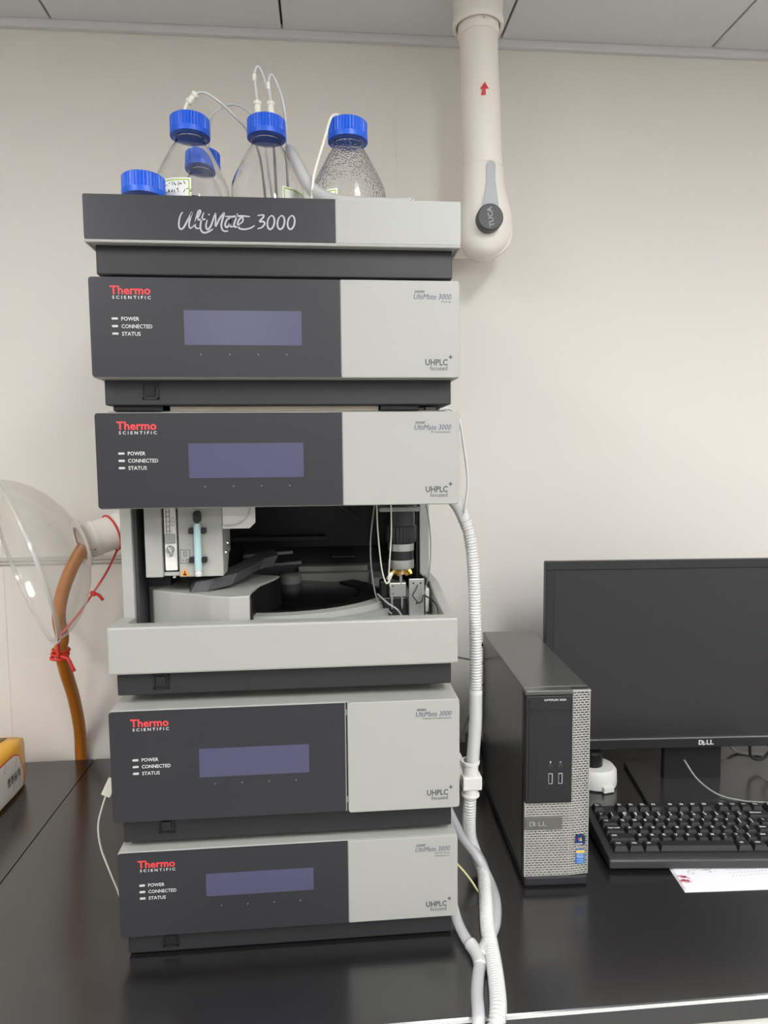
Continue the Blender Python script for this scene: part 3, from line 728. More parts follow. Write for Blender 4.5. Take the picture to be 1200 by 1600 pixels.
# elbow body: flattened teardrop
bm = bmesh.new(); rings = []
for z, hx, hy, cxx in ((1.1440, .0362, .0362, .3475), (1.1420, .0380, .0380, .3475), (1.120, .0385, .0382, .3482), (1.100, .0400, .0384, .3492), (1.080, .0440, .0386, .3515), (1.060, .0475, .0386, .3535), (1.040, .0485, .0380, .3540), (1.022, .0465, .0360, .3530), (1.006, .0410, .0330, .3510), (.994, .0320, .0280, .3490), (.986, .0200, .0200, .3470), (.9825, .006, .006, .3460)):
    rings.append([bm.verts.new((cxx+hx*math.cos(2*PI*k/48), DY+hy*math.sin(2*PI*k/48), z)) for k in range(48)])
for A, B in zip(rings, rings[1:]):
    for k in range(48): bm.faces.new([A[k], A[(k+1) % 48], B[(k+1) % 48], B[k]])
bm.faces.new(rings[0]); bm.faces.new(rings[-1])
bmobj('elbow', bm, 'duct', arm, True)
lathe('joint_disc', [(.046, 0), (.0510, .003), (.0525, .012), (.050, .040), (.040, .052)], 'duct', arm, 48, (.3655, .510, 1.0480), (0, 1, 0))
prism('elbow_inlay', [(.3365, 1.045), (.3690, 1.045), (.3672, 1.066), (.3642, 1.088), (.3612, 1.108)] + [(.3533+.0079*math.cos(PI*k/8), 1.1335+.0079*math.sin(PI*k/8)) for k in range(9)] + [(.3455, 1.108), (.3428, 1.088), (.3388, 1.066)], DY-.030, DY-.0415, 'y', 'duct_grey', arm)
kn = lathe('knob', [(.0215, 0), (.0235, .002), (.0235, .018), (.0215, .020), (.0, .020)], 'knob', arm, 40, (.3490, DY-.036, 1.0390), (0, -1, 0))
V, Fc = text_geo('TUCA', bold=.02)
mnx = min(v[0] for v in V); mxx = max(v[0] for v in V)
ca, sa = math.cos(-1.40-PI), math.sin(-1.40-PI)
mesh('lettering', [(.3490 + ((x-(mnx+mxx)/2)*.0125)*ca - ((y-.35)*.0125)*sa, DY-.0562, 1.0390 + ((x-(mnx+mxx)/2)*.0125)*sa + ((y-.35)*.0125)*ca) for x, y in V], Fc, 'print_grey', kn)
ya = DY-.0359
AX, AZ = -.0060, .0013
ar = prism('arrow_mark', [(x+AX, z+AZ) for x, z in [(.3420, 1.2535), (.3505, 1.2540), (.3503, 1.2650), (.3558, 1.2648), (.3487, 1.2760), (.3398, 1.2640), (.3442, 1.2642)]], ya+.001, ya, 'y', 'print_red', arm)
boxes('arrow_print', [((a+AX, ya-.0003, c+AZ), (b+AX, ya, d+AZ)) for a, c, b, d in [(.3452, 1.2550, .3478, 1.2565), (.3455, 1.2585, .3480, 1.2603), (.3455, 1.2628, .3495, 1.2638)]], 'pink', ar)
# lower arm running behind the stack to the hood
HC = Vector((-.466, .395, .442)); HA = Vector((.80, .52, .262)).normalized()
apex = HC + HA*.097
cend = apex + HA*.060
tube('lower_tube', [(.36, .562, 1.045), (.22, .565, 1.035), (.06, .565, .985), (-.06, .565, .84), (-.15, .565, .66), (-.205, .560, .55), tuple(cend+HA*.06+Vector((.012, 0, .004))), tuple(cend+HA*.004)], .0335, 'duct', arm, 28, 8)
hood_prof = [(.1465, -.006), (.1500, -.004), (.1500, .0), (.1475, .002), (.1440, .014), (.1360, .030), (.1220, .048), (.1020, .066), (.0760, .082), (.0480, .093), (.0330, .097)]
hood = lathe('dome_hood', hood_prof, 'hood_clear', arm, 64, HC, HA, cap=False)
lathe('hood_rim', [(.1462, -.006), (.1512, -.006), (.1522, -.003), (.1512, 0), (.1462, 0), (.1462, -.006)], 'hood_edge', arm, 64, HC, HA, cap=False)
lathe('hood_flange', [(.031, .0), (.0455, .0), (.0462, .002), (.0455, .0035), (.031, .0035)], 'duct', arm, 40, HC+HA*.094, HA, cap=False)
lathe('hood_collar', [(.0320, .0), (.0320, .020), (.0335, .0205), (.0335, .0245), (.0318, .025), (.0310, .055), (.0318, .058), (.0318, .062)], 'duct', arm, 40, HC+HA*.097, HA, cap=False)
a_, b_, c_ = frame_to(HA)
for ang in (-.30, -.10, .10):
    th_ = math.atan2((-b_).dot(Vector((0, 0, 1))), 0) if False else ang
    dirv = (Vector((.2, -.75, -.62)) - HA*Vector((.2, -.75, -.62)).dot(HA)).normalized()
    side = HA.cross(dirv)
    dv = dirv*math.cos(ang) + side*math.sin(ang)
    p0 = HC + HA*.1005 + dv*.0322
    tube('collar_rib', [p0, p0+HA*.006, p0+HA*.012], .0022, 'duct', arm, 8, 2)
dv = (Vector((.1, -.95, -.1)) - HA*Vector((.1, -.95, -.1)).dot(HA)).normalized()
dv = (dv*math.cos(.42) + HA.cross(dv)*math.sin(.42))
p0 = HC + HA*.108 + dv*.0318
lathe('collar_hole', [(.0018, 0), (.0018, .0008)], 'charcoal', arm, 10, p0, dv)
up_ = (Vector((0, 0, 1)) - HA*HA.z).normalized()
tabp = HC + up_*.1500 - HA*.003
tube('rim_tab', [tabp-up_*.002, tabp+up_*.006, tabp+up_*.012], lambda i: .011-.0003*i, 'hood_edge', arm, 10, 6)
low = HC - up_*.1515                                     # lowest point of the hood rim
# amber rubber hose tied to the rim
hp = [(-.4655, .606, -.20), (-.4660, .606, -.03), (-.4655, .604, .012), (-.4570, .58, .075), (-.4470, .53, .155), (-.4385, .475, .225), (-.4310, .440, .275), tuple(low+Vector((.002, .030, .0))), (-.4290, .432, .338), (-.4230, .437, .378), (-.4110, .445, .415), (-.3980, .452, .443), (-.3880, .458, .462)]
tag(tube('rubber_hose', hp, .0115, 'hose_amber', None, 18, 8), 'amber rubber hose rising behind the bench into the clear dome hood', 'hose')
# red plastic string
st = thing('red_string', 'red plastic string from the hood collar, tied around the amber hose', 'string', tuple(low))
cr = HC + HA*.150
side = HA.cross(up_)
tube('string_loop', [cr + .0335*(math.cos(a)*up_ + math.sin(a)*side) + HA*.004*math.sin(a) for a in [2*PI*k/24 for k in range(25)]], .0018, 'red_string', st, 6, 2)
vw = Vector((.44, -.88, .1)).normalized()
s0 = cr - up_*.033 + vw*.006
s1 = low + Vector((.012, -.004, .012))
sm = s0.lerp(s1, .52) + Vector((.008, 0, 0))
tube('string_line', [s0, s0.lerp(sm, .5)+Vector((.003, 0, 0)), sm, sm.lerp(s1, .5)+Vector((.002, 0, 0)), s1], .0019, 'red_string', st, 6, 6)
tube('knot', [sm+Vector((-.003, -.002, .002)), sm+Vector((.004, -.003, .000)), sm+Vector((.001, -.003, -.003))], .0034, 'red_string', st, 8, 4)
tube('string_end', [sm, sm+Vector((.010, -.002, -.003)), sm+Vector((.018, -.002, -.013))], .0028, 'red_string', st, 6, 4)
tube('string_end', [sm, sm+Vector((.008, -.002, .010)), sm+Vector((.016, -.002, .020))], .0012, 'pink', st, 6, 4)
hb = Vector((-.4335, .445, .262))
for k in range(3):
    c0 = Vector((-.4325-.0006*k, .4440-.0035*k, .272-.0065*k))
    tube('string_wrap', [c0 + Vector((.0138*math.cos(a), .0138*math.sin(a), .003*math.sin(a*.5))) for a in [2*PI*j/16 for j in range(17)]], .0026, 'red_string', st, 6, 2)
tube('string_tie', [s1, low+Vector((.004, .004, -.006)), c0+Vector((.004, -.014, .006))], .0028, 'red_string', st, 6, 4)
tube('string_end', [c0+Vector((.008, -.013, .008)), c0+Vector((.020, -.014, .004)), c0+Vector((.026, -.013, -.010)), c0+Vector((.030, -.012, -.020))], .0030, 'red_string', st, 6, 4)

# ================================================================= HOSES ON THE RIGHT OF THE STACK
t = thing('drain_hose', 'white corrugated drain hose with branched connector, hanging down the right of the stack', 'hose', (.25, .1, .012))
tube('hose_cuff', [(.180, .165, .625), (.198, .130, .598), (.213, .112, .574), (.2230, .113, .5600), (.2335, .118, .5460), (.2420, .120, .5280)], lambda i: .0105-.00005*i, 'tube_frost', t, 16, 8)
corrugated('upper_hose', [(.2400, .120, .532), (.2475, .120, .512), (.2530, .120, .475), (.2560, .120, .4225), (.2580, .120, .3306), (.2580, .120, .2800)], .0092, .0040, 'tube_frost', t)
tube('smooth_hose', [(.2580, .120, .2850), (.2575, .120, .2374), (.2555, .120, .2050), (.2530, .120, .1740)], .0092, 'tube_frost', t, 18)
con = lathe('connector', [(.0105, .131), (.0128, .131), (.0128, .134), (.0112, .135), (.0112, .178), (.0132, .179), (.0132, .183), (.0105, .183)], 'white_plastic', t, 28, (.2505, .120, 0), cap=False)
box('connector_block', (.2375, .108, .143), (.2650, .132, .163), 'white_plastic', con, bev=.002)
tube('connector_branch', [(.2500, .122, .148), (.2395, .132, .165), (.2300, .142, .182)], .0100, 'white_plastic', con, 18)
corrugated('branch_hose', [(.2320, .140, .180), (.2270, .146, .1950), (.2225, .150, .225), (.2180, .152, .262)], .0088, .0040, 'tube_frost', t)
corrugated('lower_hose', [(.2500, .120, .135), (.2490, .120, .110), (.2500, .127, .085), (.2545, .140, .055), (.2640, .150, .027), (.2700, .125, .0135), (.2640, .085, .0105), (.2570, .050, .0105), (.2490, .007, .0105), (.2430, -.045, .0105), (.2365, -.088, .0108), (.2290, -.122, .0110), (.2200, -.140, -.002), (.2160, -.149, -.03), (.215, -.150, -.07)], .0098, .0040, 'tube_frost', t)
t = thing('waste_tube', 'clear smooth waste tube with branch, lying on the bench by the corrugated hose', 'tube', (.25, .0, .008))
tube('upper_tube', [(.206, .10, .142), (.2115, .108, .128), (.2230, .120, .100), (.2420, .134, .060), (.2640, .135, .028), (.2755, .105, .0085), (.2740, .065, .0080), (.2640, .025, .0080), (.2520, .000, .0080), (.2405, -.018, .0080)], .0072, 'tube_clear', t, 14)
tube('branch_tube', [(.206, .055, .038), (.2090, .046, .0260), (.2130, .025, .0110), (.2180, -.004, .0085), (.2240, -.022, .0082)], .0068, 'tube_clear', t, 14)
tube('branch_fitting', [(.2215, -.014, .0085), (.2250, -.026, .0085), (.2265, -.040, .0085), (.2255, -.052, .0085)], lambda i: .0082, 'tube_frost', t, 14)
tube('branch_fitting', [(.2430, -.013, .0085), (.2370, -.024, .0085), (.2300, -.036, .0085)], .0078, 'tube_frost', t, 14)
tube('outlet_tube', [(.2262, -.048, .0080), (.2200, -.065, .0080), (.2125, -.092, .0080), (.2085, -.115, .0085), (.2060, -.1280, .0020), (.2050, -.133, -.02), (.205, -.135, -.06)], .0074, 'tube_clear', t, 14)
tag(tube('thin_tube', [(.196, .10, .6745), (.207, .098, .6805), (.2200, .100, .6790), (.2310, .100, .6620), (.2370, .100, .6281), (.2415, .100, .5950), (.2420, .100, .5763), (.2395, .104, .5500), (.2385, .1075, .5400)], .0020, 'tube_frost', None, 10),
    'thin white tube curving from the autosampler top down to the corrugated hose', 'tube')
box_o = boxes('tube_holder', [((.166, .05, .6745), (.175, .06, .6785)), ((.1770, .05, .6745), (.1900, .062, .6790))], 'white_plastic')
tag(box_o, 'small white tube holders on top of the autosampler', 'holder')
# thin cables
t = thing('sensor_cable', 'thin white cable with flat inline connector hanging beside the lower modules', 'cable', (-.26, .12, .02))
tube('cable', [(-.2095, .16, .225), (-.2300, .135, .200), (-.2480, .12, .178), (-.2620, .12, .1430), (-.2690, .12, .1150), (-.2670, .12, .085), (-.2600, .12, .060), (-.2480, .12, .024), (-.2400, .12, .0025), (-.225, .125, .0018), (-.212, .14, .0018)], .0013, 'cable_white', t, 8)
box('inline_connector', (-.0065, -.002, -.013), (.0065, .002, .013), 'cable_white', t, bev=.0012, mx=Matrix.Translation((-.2510, .118, .1700)) @ Matrix.Rotation(.45, 4, 'Y'))
tag(tube('signal_wire', [(.2070, .125, .045), (.2240, .110, .040), (.2410, .095, .026), (.2530, .085, .010), (.2575, .080, .0023), (.262, .06, .0017)], .0014, 'cable_yellow', None, 8), 'thin pale yellow wire between the lowest module and the hose', 'wire')

# ================================================================= DESKTOP COMPUTER
pc = thing('desktop_computer', 'slim black desktop computer standing upright, with silver perforated front', 'computer', (.3242, .1018, 0), -.0431)
K = dict(parent=pc, shift=False)
PW, PD, PH = .0926, .312, .290
box('case_body', (0, .014, .010), (PW, PD, PH-.003), 'case', bev=.0012, **K)
box('case_lid', (-.0005, .012, PH-.006), (PW+.0005, PD+.001, PH), 'case', bev=.0015, **K)
box('base_foot', (-.0005, -.003, 0), (PW, PD-.01, .0165), 'case_black', bev=.004, **K)
box('bezel_frame', (-.0006, 0, .016), (PW+.0003, .0135, PH-.001), 'case_black', bev=.002, **K)
box('bezel_top', (-.0006, -.004, PH-.0075), (.0672, .012, PH-.0005), 'case', bev=.0015, **K)
bz = box('bezel_panel', (.0004, -.0045, .1265), (.0665, .003, PH-.0082), 'case_black', bev=.0012, **K)
KB = dict(parent=bz, shift=False)
pb = prism('power_button', rrect(.0045, .0150, .2640, .2765, .0022, 4), -.0040, -.0052, 'y', 'black', bev=.0003, **KB)
prism('button_face', rrect(.0054, .0141, .2649, .2756, .0018, 4), -.0050, -.0056, 'y', 'case_black', parent=pb, shift=False)
prism('optical_drive', rrect(.0040, .0158, .1320, .2580, .0010, 3), -.0040, -.0050, 'y', 'black', **KB)
prism('drive_tray', rrect(.0050, .0148, .1330, .2570, .0010, 3), -.0045, -.0054, 'y', 'case_black', **KB)
box('panel_groove', (.0008, -.0048, .2606), (.0660, -.0040, .2611), 'black', **KB)
text('lettering', 'OPTIPLEX 3020', front(-.0048), .0258, .0568, .2748, .0026, 'print_white', bold=.02, **KB)
for k, u in enumerate((.0358, .0500)):
    pt = prism('usb_port', rrect(u-.0030, u+.0030, .1545, .1700, .0008, 3), -.0040, -.0054, 'y', 'chrome', **KB)
    prism('port_slot', rrect(u-.0022, u+.0016, .1556, .1688, .0005, 3), -.0050, -.0058, 'y', 'black', parent=pt, shift=False)
    jk = lathe('audio_jack', [(.0028, 0), (.0030, .0006), (.0018, .001)], 'charcoal', pc if False else bz, 18, (u, -.0045, .1800), (0, -1, 0), shift=False)
    lathe('jack_hole', [(.0017, .0), (.0017, .0012)], 'black', jk, 14, (u, -.0045, .1800), (0, -1, 0), shift=False)
text('lettering', 'o', front(-.0048), .0485, .0515, .1846, .0036, 'print_white', **KB)
prism('mic_mark', rrect(.0350, .0364, .1846, .1876, .0006, 3), -.0045, -.0050, 'y', 'print_white', **KB)
# perforated grille, real slots
def vfront(u): return -.0042 + max(0, u-.064)*.13
bm = bmesh.new()
def cell(u0, u1, w0, w1, hole):
    q = [(u0, w0), (u1, w0), (u1, w1), (u0, w1)]
    O = [bm.verts.new((u, vfront(u), w_)) for u, w_ in q]
    if not hole or u1-u0 < .0022: bm.faces.new(O); return
    mu, mw = .00062 if u1-u0 > .004 else .0004, .00068
    q2 = [(u0+mu, w0+mw), (u1-mu, w0+mw), (u1-mu, w1-mw), (u0+mu, w1-mw)]
    I = [bm.verts.new((u, vfront(u), w_)) for u, w_ in q2]; D_ = [bm.verts.new((u, vfront(u)+.003, w_)) for u, w_ in q2]
    for k in range(4):
        bm.faces.new([O[k], O[(k+1) % 4], I[(k+1) % 4], I[k]]); bm.faces.new([I[k], I[(k+1) % 4], D_[(k+1) % 4], D_[k]])
def field(u0, u1, w0, w1, cu, cw, ph=0, solid=None):
    nr = round((w1-w0)/cw); ch = (w1-w0)/nr
    for r in range(nr):
        u = u0; first = True
        while u < u1-1e-6:
            wd = cu
            if first and (r+ph) % 2: wd = cu/2
            ue = min(u1, u+wd)
            if u < .064 < ue: pass
            cell(u, ue, w0+r*ch, w0+(r+1)*ch, True); u = ue; first = False
field(.0008, .0640, .0175, .1255, .0058, .0036)
field(.0640, .0668, .0175, .1255, .0058, .0036)
field(.0668, .0922, .0175, .2865, .0058, .0036)
gr = bmobj('front_grille', bm, 'grille', pc, shift=False)
box('grille_backing', (.002, .0006, .018), (.0915, .0025, .2860), 'black', **K)
prism('grille_edge', [(.0668, .2865), (.0922, .2865), (.0926, .2885), (.0668, .2885)], .006, -.0035, 'y', 'grille', **K)
boxes('grille_border', [((.0918, -.0009, .0175), (.0928, .012, .2880)), ((-.0004, -.0044, .0170), (.0009, .008, .1262))], 'grille', **K)
lp = box('logo_plate', (-.0002, -.0062, .0880), (.0530, -.003, .1065), 'plate_metal', bev=.0006, **K)
text('lettering', 'D LL', front(-.0066), .0062, .0305, .0935, .0068, 'grille', lp, bold=.0, shift=False)
V, Fc = text_geo('E'); c_, s_ = math.cos(.55), math.sin(.55)
mesh('lettering', [(.0128+(x*c_-y*s_)*.0092, -.0066, .0930+(x*s_+y*c_)*.0092) for x, y in V], Fc, 'grille', lp, shift=False)
sk = prism('sticker', rrect(.0730, .0872, .0620, .0765, .0024, 4), vfront(.075)+.0010, vfront(.072)-.0010, 'y', 'sticker_navy', **K)
yk = vfront(.072)-.0012
for dx, dz, mm in ((-.0024, .0005, 'print_red'), (.0002, .0010, 'sticker_green'), (-.0021, -.0022, 'sticker_blue'), (.0005, -.0017, 'sticker_gold')):
    prism('emblem', [(.0798+dx, .0695+dz), (.0820+dx, .0700+dz), (.0817+dx, .0722+dz), (.0795+dx, .0717+dz)], yk+.0002, yk-.0001, 'y', mm, sk, shift=False)
box('sticker_band', (.0738, yk-.0001, .0633), (.0835, yk+.0002, .0645), 'print_white', sk, shift=False)
text('lettering', 'Windows 7', front(yk-.0002), .0740, .0860, .0598, .0016, 'print_white', sk, shift=False)
sk = prism('sticker', rrect(.0742, .0866, .0345, .0545, .0008, 2), vfront(.075)+.0010, vfront(.072)-.0010, 'y', 'sticker_blue', **K)
box('sticker_band', (.0742, yk-.0001, .0500), (.0866, yk+.0002, .0542), 'sticker_gold', sk, shift=False)
bm = bmesh.new()
ribbon(bm, [Vector((.0804+.0045*math.cos(a), .0460+.0026*math.sin(a))) for a in [.5+2*PI*.9*k/20 for k in range(21)]], .0006, front(yk-.0002))
me = bpy.data.meshes.new('emblem'); bm.to_mesh(me); bm.free(); link('emblem', me, 'print_white', sk, shift=False)
text('lettering', 'intel', front(yk-.0003), .0775, .0833, .0448, .0022, 'print_white', sk, bold=.01, shift=False)
text('lettering', 'inside', front(yk-.0003), .0762, .0846, .0395, .0018, 'print_white', sk, shift=False)
text('lettering', 'CORE', front(yk-.0003), .0765, .0843, .0362, .0014, 'print_white', sk, shift=False)

# ================================================================= MONITOR
mo = thing('computer_monitor', 'wide black computer monitor on a stand, its screen dark', 'monitor', (.7385, .350, 0), -.055)
K = dict(parent=mo, shift=False)
MHW, MZ0, MZ1 = .2990, .0790, .4275
box('back_shell', (-MHW+.004, .004, MZ0+.004), (MHW-.004, .030, MZ1-.004), 'monitor_black', bev=.003, **K)
box('rear_bulge', (-.17, .028, MZ0+.03), (.17, .052, MZ1-.07), 'monitor_black', bev=.008, **K)
bw = .0155; zb = MZ0+.0185
boxes('bezel', [((-MHW, -.004, MZ1-bw), (MHW, .010, MZ1)), ((-MHW, -.004, MZ0), (MHW, .010, zb)), ((-MHW, -.004, zb), (-MHW+bw, .010, MZ1-bw)), ((MHW-bw, -.004, zb), (MHW, .010, MZ1-bw))], 'monitor_black', bev=.0008, **K)
box('screen_panel', (-MHW+bw-.001, -.0012, zb-.001), (MHW-bw+.001, .004, MZ1-bw+.001), 'screen', **K)
box('trim_line', (-MHW+.002, -.0048, zb-.0012), (MHW-.002, -.002, zb+.0004), 'steel', **K)
lg = text('lettering', 'D LL', front(-.0046), -.0132, .0150, MZ0+.0055, .0084, 'print_white', mo, bold=.028, shift=False)
c_, s_ = math.cos(.6), math.sin(.6); V, Fc = text_geo('E', bold=.028)
mesh('lettering', [(-.0046+(x*c_-y*s_)*.0115, -.0046, MZ0+.0035+(x*s_+y*c_)*.0115) for x, y in V], Fc, 'print_white', mo, shift=False)
prism('stand_neck', [(-.066, .006), (-.0645, .16), (.0425, .16), (.044, .006)], .020, .034, 'y', 'black', bev=.002, **K)
prism('stand_base', [(-.132, -.070), (.132, -.070), (.112, .095), (-.112, .095)], 0, .0085, 'z', 'base_black', bev=.0018, **K)
prism('chin_badge', [(-.030, MZ0+.001), (.030, MZ0+.001), (.020, MZ0-.010), (-.020, MZ0-.010)], .012, .026, 'y', 'monitor_black', bev=.001, **K)

# ================================================================= KEYBOARD
kb = thing('keyboard', 'black computer keyboard with white key lettering, in front of the monitor', 'keyboard', (.4605, .1215, 0), -.088)
U = .0187; KW, KDp = 22.5*U+.022, .142
bm = bmesh.new()
prof = [(0, .004), (0, .016), (.004, .019), (.014, .020), (KDp-.006, .029), (KDp, .026), (KDp, .004)]
A = [bm.verts.new((0, y, z)) for y, z in prof]; B = [bm.verts.new((KW, y, z)) for y, z in prof]
bm.faces.new(A); bm.faces.new(list(reversed(B)))
for i in range(len(prof)): bm.faces.new([A[i], B[i], B[(i+1) % len(prof)], A[(i+1) % len(prof)]])
bmesh.ops.recalc_face_normals(bm, faces=bm.faces)
bmesh.ops.bevel(bm, geom=list(bm.edges), offset=.0025, segments=2, affect='EDGES', profile=.5)
bmobj('keyboard_body', bm, 'kb_body', kb, shift=False)
for x in (.03, KW-.03):
    for y in (.02, KDp-.02): lathe('foot', [(.006, 0), (.006, .0045)], 'black', kb, 12, (x, y, 0), shift=False)
slope = math.atan2(.009, KDp-.02)
KM = {}
def key_mesh(wu, hu=1):
    k = (wu, hu)
    if k in KM: return KM[k]
    w2, d2, h = wu*U/2-.0010, hu*U/2-.0010, .0088
    tw, td = w2-.0026, d2-.0028
    v = [(-w2, -d2, 0), (w2, -d2, 0), (w2, d2, 0), (-w2, d2, 0), (-w2, -d2, .002), (w2, -d2, .002), (w2, d2, .002), (-w2, d2, .002),
         (-tw, -td, h), (tw, -td, h), (tw, td+.001, h), (-tw, td+.001, h)]
    f = [(3, 2, 1, 0)]
    for b in (0, 4):
        for i in range(4): f.append((b+i, b+(i+1) % 4, b+4+(i+1) % 4, b+4+i))
    f.append((8, 9, 10, 11))
    me = bpy.data.meshes.new('key'); me.from_pydata(v, [], f); me.update(); me.materials.append(MATS['key']); KM[k] = me; return me
LM = {}
def legend_mesh(s, wd, up):
    k = (s, wd, up)
    if k in LM: return LM[k]
    rows = s.split('|'); V_, F_ = [], []
    for r, tx in enumerate(rows):
        V, Fc = text_geo(tx, bold=.06)
        cap = .0042 if len(tx) < 3 else .0030
        sc = cap/.7; b0 = len(V_); mn = min(v[0] for v in V); mx_ = max(v[0] for v in V)
        scx = sc if (mx_-mn)*sc < wd else wd/(mx_-mn)
        y0 = .0006 if (len(rows) == 1 or r == 0) else -.0042
        V_ += [(-.0040+(x-mn)*scx, y0+y*sc, .0089) for x, y in V]
        F_ += [tuple(i+b0 for i in p) for p in Fc]
    me = bpy.data.meshes.new('legend'); me.from_pydata(V_, [], F_); me.update(); me.materials.append(MATS['print_white']); LM[k] = me; return me
def key(x, row, wu, s=None, hu=1):
    """x in key units from the left, row 0 = bottom"""
    yc = .0140 + (row+hu/2)*U + (.25*U if row == 5 else 0)
    xc = .011 + (x+wu/2)*U
    o = bpy.data.objects.new('key', key_mesh(wu, hu)); COL.objects.link(o); o.parent = kb
    o.location = (xc, yc, .0195 + yc*math.tan(slope)); o.rotation_euler = (slope*.6, 0, 0)
    if s:
        g = bpy.data.objects.new('legend', legend_mesh(s, wu*U-.008 if wu > 1.2 else .0098, 0)); COL.objects.link(g); g.parent = o
        if wu > 1.2: g.location = (-(wu-1)*U/2+.001, 0, 0)
def row_keys(x, row, lst):
    for it in lst:
        if isinstance(it, (int, float)): x += it; continue
        s, wu = it if isinstance(it, tuple) else (it, 1)
        key(x, row, wu, s); x += wu
row_keys(0, 5, ['Esc', 1, 'F1', 'F2', 'F3', 'F4', .5, 'F5', 'F6', 'F7', 'F8', .5, 'F9', 'F10', 'F11', 'F12', .25, 'PrtSc', 'ScrLk', 'Pause'])
row_keys(0, 4, ['~|`', '!|1', '@|2', '#|3', '$|4', '%|5', '^|6', '&|7', '*|8', '(|9', ')|0', '_|-', '+|=', ('Backspace', 2), .25, 'Ins', 'Home', 'PgUp', .25, 'Num', '/', '*', '-'])
row_keys(0, 3, [('Tab', 1.5)] + list('QWERTYUIOP') + ['{|[', '}|]', ('||\\', 1.5) if False else ('\\', 1.5), .25, 'Del', 'End', 'PgDn', .25, '7', '8', '9'])
row_keys(0, 2, [('Caps Lock', 1.75)] + list('ASDFGHJKL') + [':|;', '"|\'', ('Enter', 2.25), 3.5, '4', '5', '6'])
row_keys(0, 1, [('Shift', 2.25)] + list('ZXCVBNM') + ['<|,', '>|.', '?|/', ('Shift', 2.75), 1.25, '↑', 1.25, '1', '2', '3'])
row_keys(0, 0, [('Ctrl', 1.25), ('Win', 1.25), ('Alt', 1.25)])
key(3.75, 0, 6.25)
row_keys(10, 0, [('Alt', 1.25), ('Win', 1.25), ('Menu', 1.25), ('Ctrl', 1.25), .25, '←', '↓', '→', .25, ('0', 2), '.'])
key(21.5, 2, 1, '+', 2); key(21.5, 0, 1, 'Ent', 2)

# papers under the keyboard front
pp = thing('paper_stack', 'few white printed sheets with pink mark, tucked under the keyboard front', 'paper', (.62, .095, 0))
for k in range(3):
    dx = .0015*k
    mesh('sheet', [(.5465+dx, .0655+.002*k, .0006+.0011*k), (.760, .0560+.002*k, .0006+.0011*k), (.760, .118, .0006+.0008*k), (.5525+dx, .1240, .0006+.0008*k),
                   (.5465+dx, .0655+.002*k, .0001+.0011*k), (.760, .0560+.002*k, .0001+.0011*k), (.760, .118, .0001+.0008*k), (.5525+dx, .1240, .0001+.0008*k)],
         [(0, 1, 2, 3), (7, 6, 5, 4), (0, 4, 5, 1), (1, 5, 6, 2), (2, 6, 7, 3), (3, 7, 4, 0)], 'paper', pp)
bm = bmesh.new(); rnd = random.Random(5)
for _ in range(9):
    x, y = rnd.uniform(.549, .560), rnd.uniform(.083, .098)
    ribbon(bm, [Vector((x, y)), Vector((x+.004, y+rnd.uniform(-.003, .003))), Vector((x+.008, y+rnd.uniform(-.004, .003)))], .0022, lambda a, b: (a, b, .0036))
me = bpy.data.meshes.new('pink_mark'); bm.to_mesh(me); bm.free(); link('pink_mark', me, 'pink', pp)
bm = bmesh.new()
for cx0, n in ((.580, 10), (.605, 12)):
    for _ in range(n):
        x, y = cx0+rnd.uniform(-.008, .008), .103+rnd.uniform(-.004, .006)
        ribbon(bm, [Vector((x, y)), Vector((x+rnd.uniform(-.003, .003), y+rnd.uniform(-.002, .002))), Vector((x+rnd.uniform(0, .004), y+rnd.uniform(-.002, .002)))], .0006, lambda a, b: (a, b, .0037))
for r in range(3):
    for k in range(22):
        x = .632 + k*.0055; ribbon(bm, [Vector((x, .104-r*.007)), Vector((x+.002+.001*rnd.random(), .104-r*.007))], .0007, lambda a, b: (a, b, .0037))
me = bpy.data.meshes.new('print'); bm.to_mesh(me); bm.free(); link('print', me, 'cable_grey', pp)

# ================================================================= WHITE SOCKET, CABLES
so = thing('round_socket', 'round white plastic socket block with black plug, between computer and monitor base', 'socket', (.547, .388, 0))
lathe('socket_body', [(.034, 0), (.0385, .003), (.0395, .010), (.0385, .030), (.034, .036), (.024, .038), (.0, .038)], 'white_plastic', so, 40, (.547, .388, 0))
box('socket_clip', (-.011, -.0445, .001), (.011, -.034, .0125), 'white_plastic', so, bev=.002, mx=Matrix.Translation((.547, .388, 0)) @ Matrix.Rotation(.22, 4, 'Z'))
lathe('plug', [(.0185, .036), (.0190, .038), (.0185, .062), (.015, .066)], 'black', so, 28, (.541, .388, 0))
tube('plug_cord', [(.541, .388, .066), (.549, .392, .074), (.568, .398, .080), (.60, .40, .090)], .006, 'black', so, 10)
tag(tube('power_cord', [(.585, .43, .068), (.600, .428, .070), (.615, .425, .076), (.626, .422, .083), (.64, .42, .10)], lambda i: .0035 if i < 18 else .0075, 'black', None, 10), 'black cord with thick end looping under the monitor edge', 'cord')
tag(tube('monitor_cable', [(.86, .41, .13), (.905, .41, .088), (.893, .405, .060), (.903, .40, .045), (.885, .395, .028), (.865, .395, .030), (.861, .40, .05), (.868, .405, .14)], .0028, 'black', None, 10), 'black cable hanging in a loop beside the monitor neck', 'cable')
tag(tube('wall_cable', [(.822, .52, .12), (.845, .51, .075), (.870, .50, .035), (.885, .48, .004), (.93, .46, .0035)], .0030, 'cable_grey', None, 10), 'grey cable dropping behind the monitor base', 'cable')
tag(tube('usb_cable', [(.700, .350, .055), (.712, .325, .030), (.735, .300, .0135), (.765, .278, .0115), (.800, .268, .0115), (.850, .262, .0115), (.92, .255, .0045), (1.0, .25, .0020)], .0015, 'cable_grey', None, 10), 'thin grey cable curving down from the monitor across its base', 'cable')
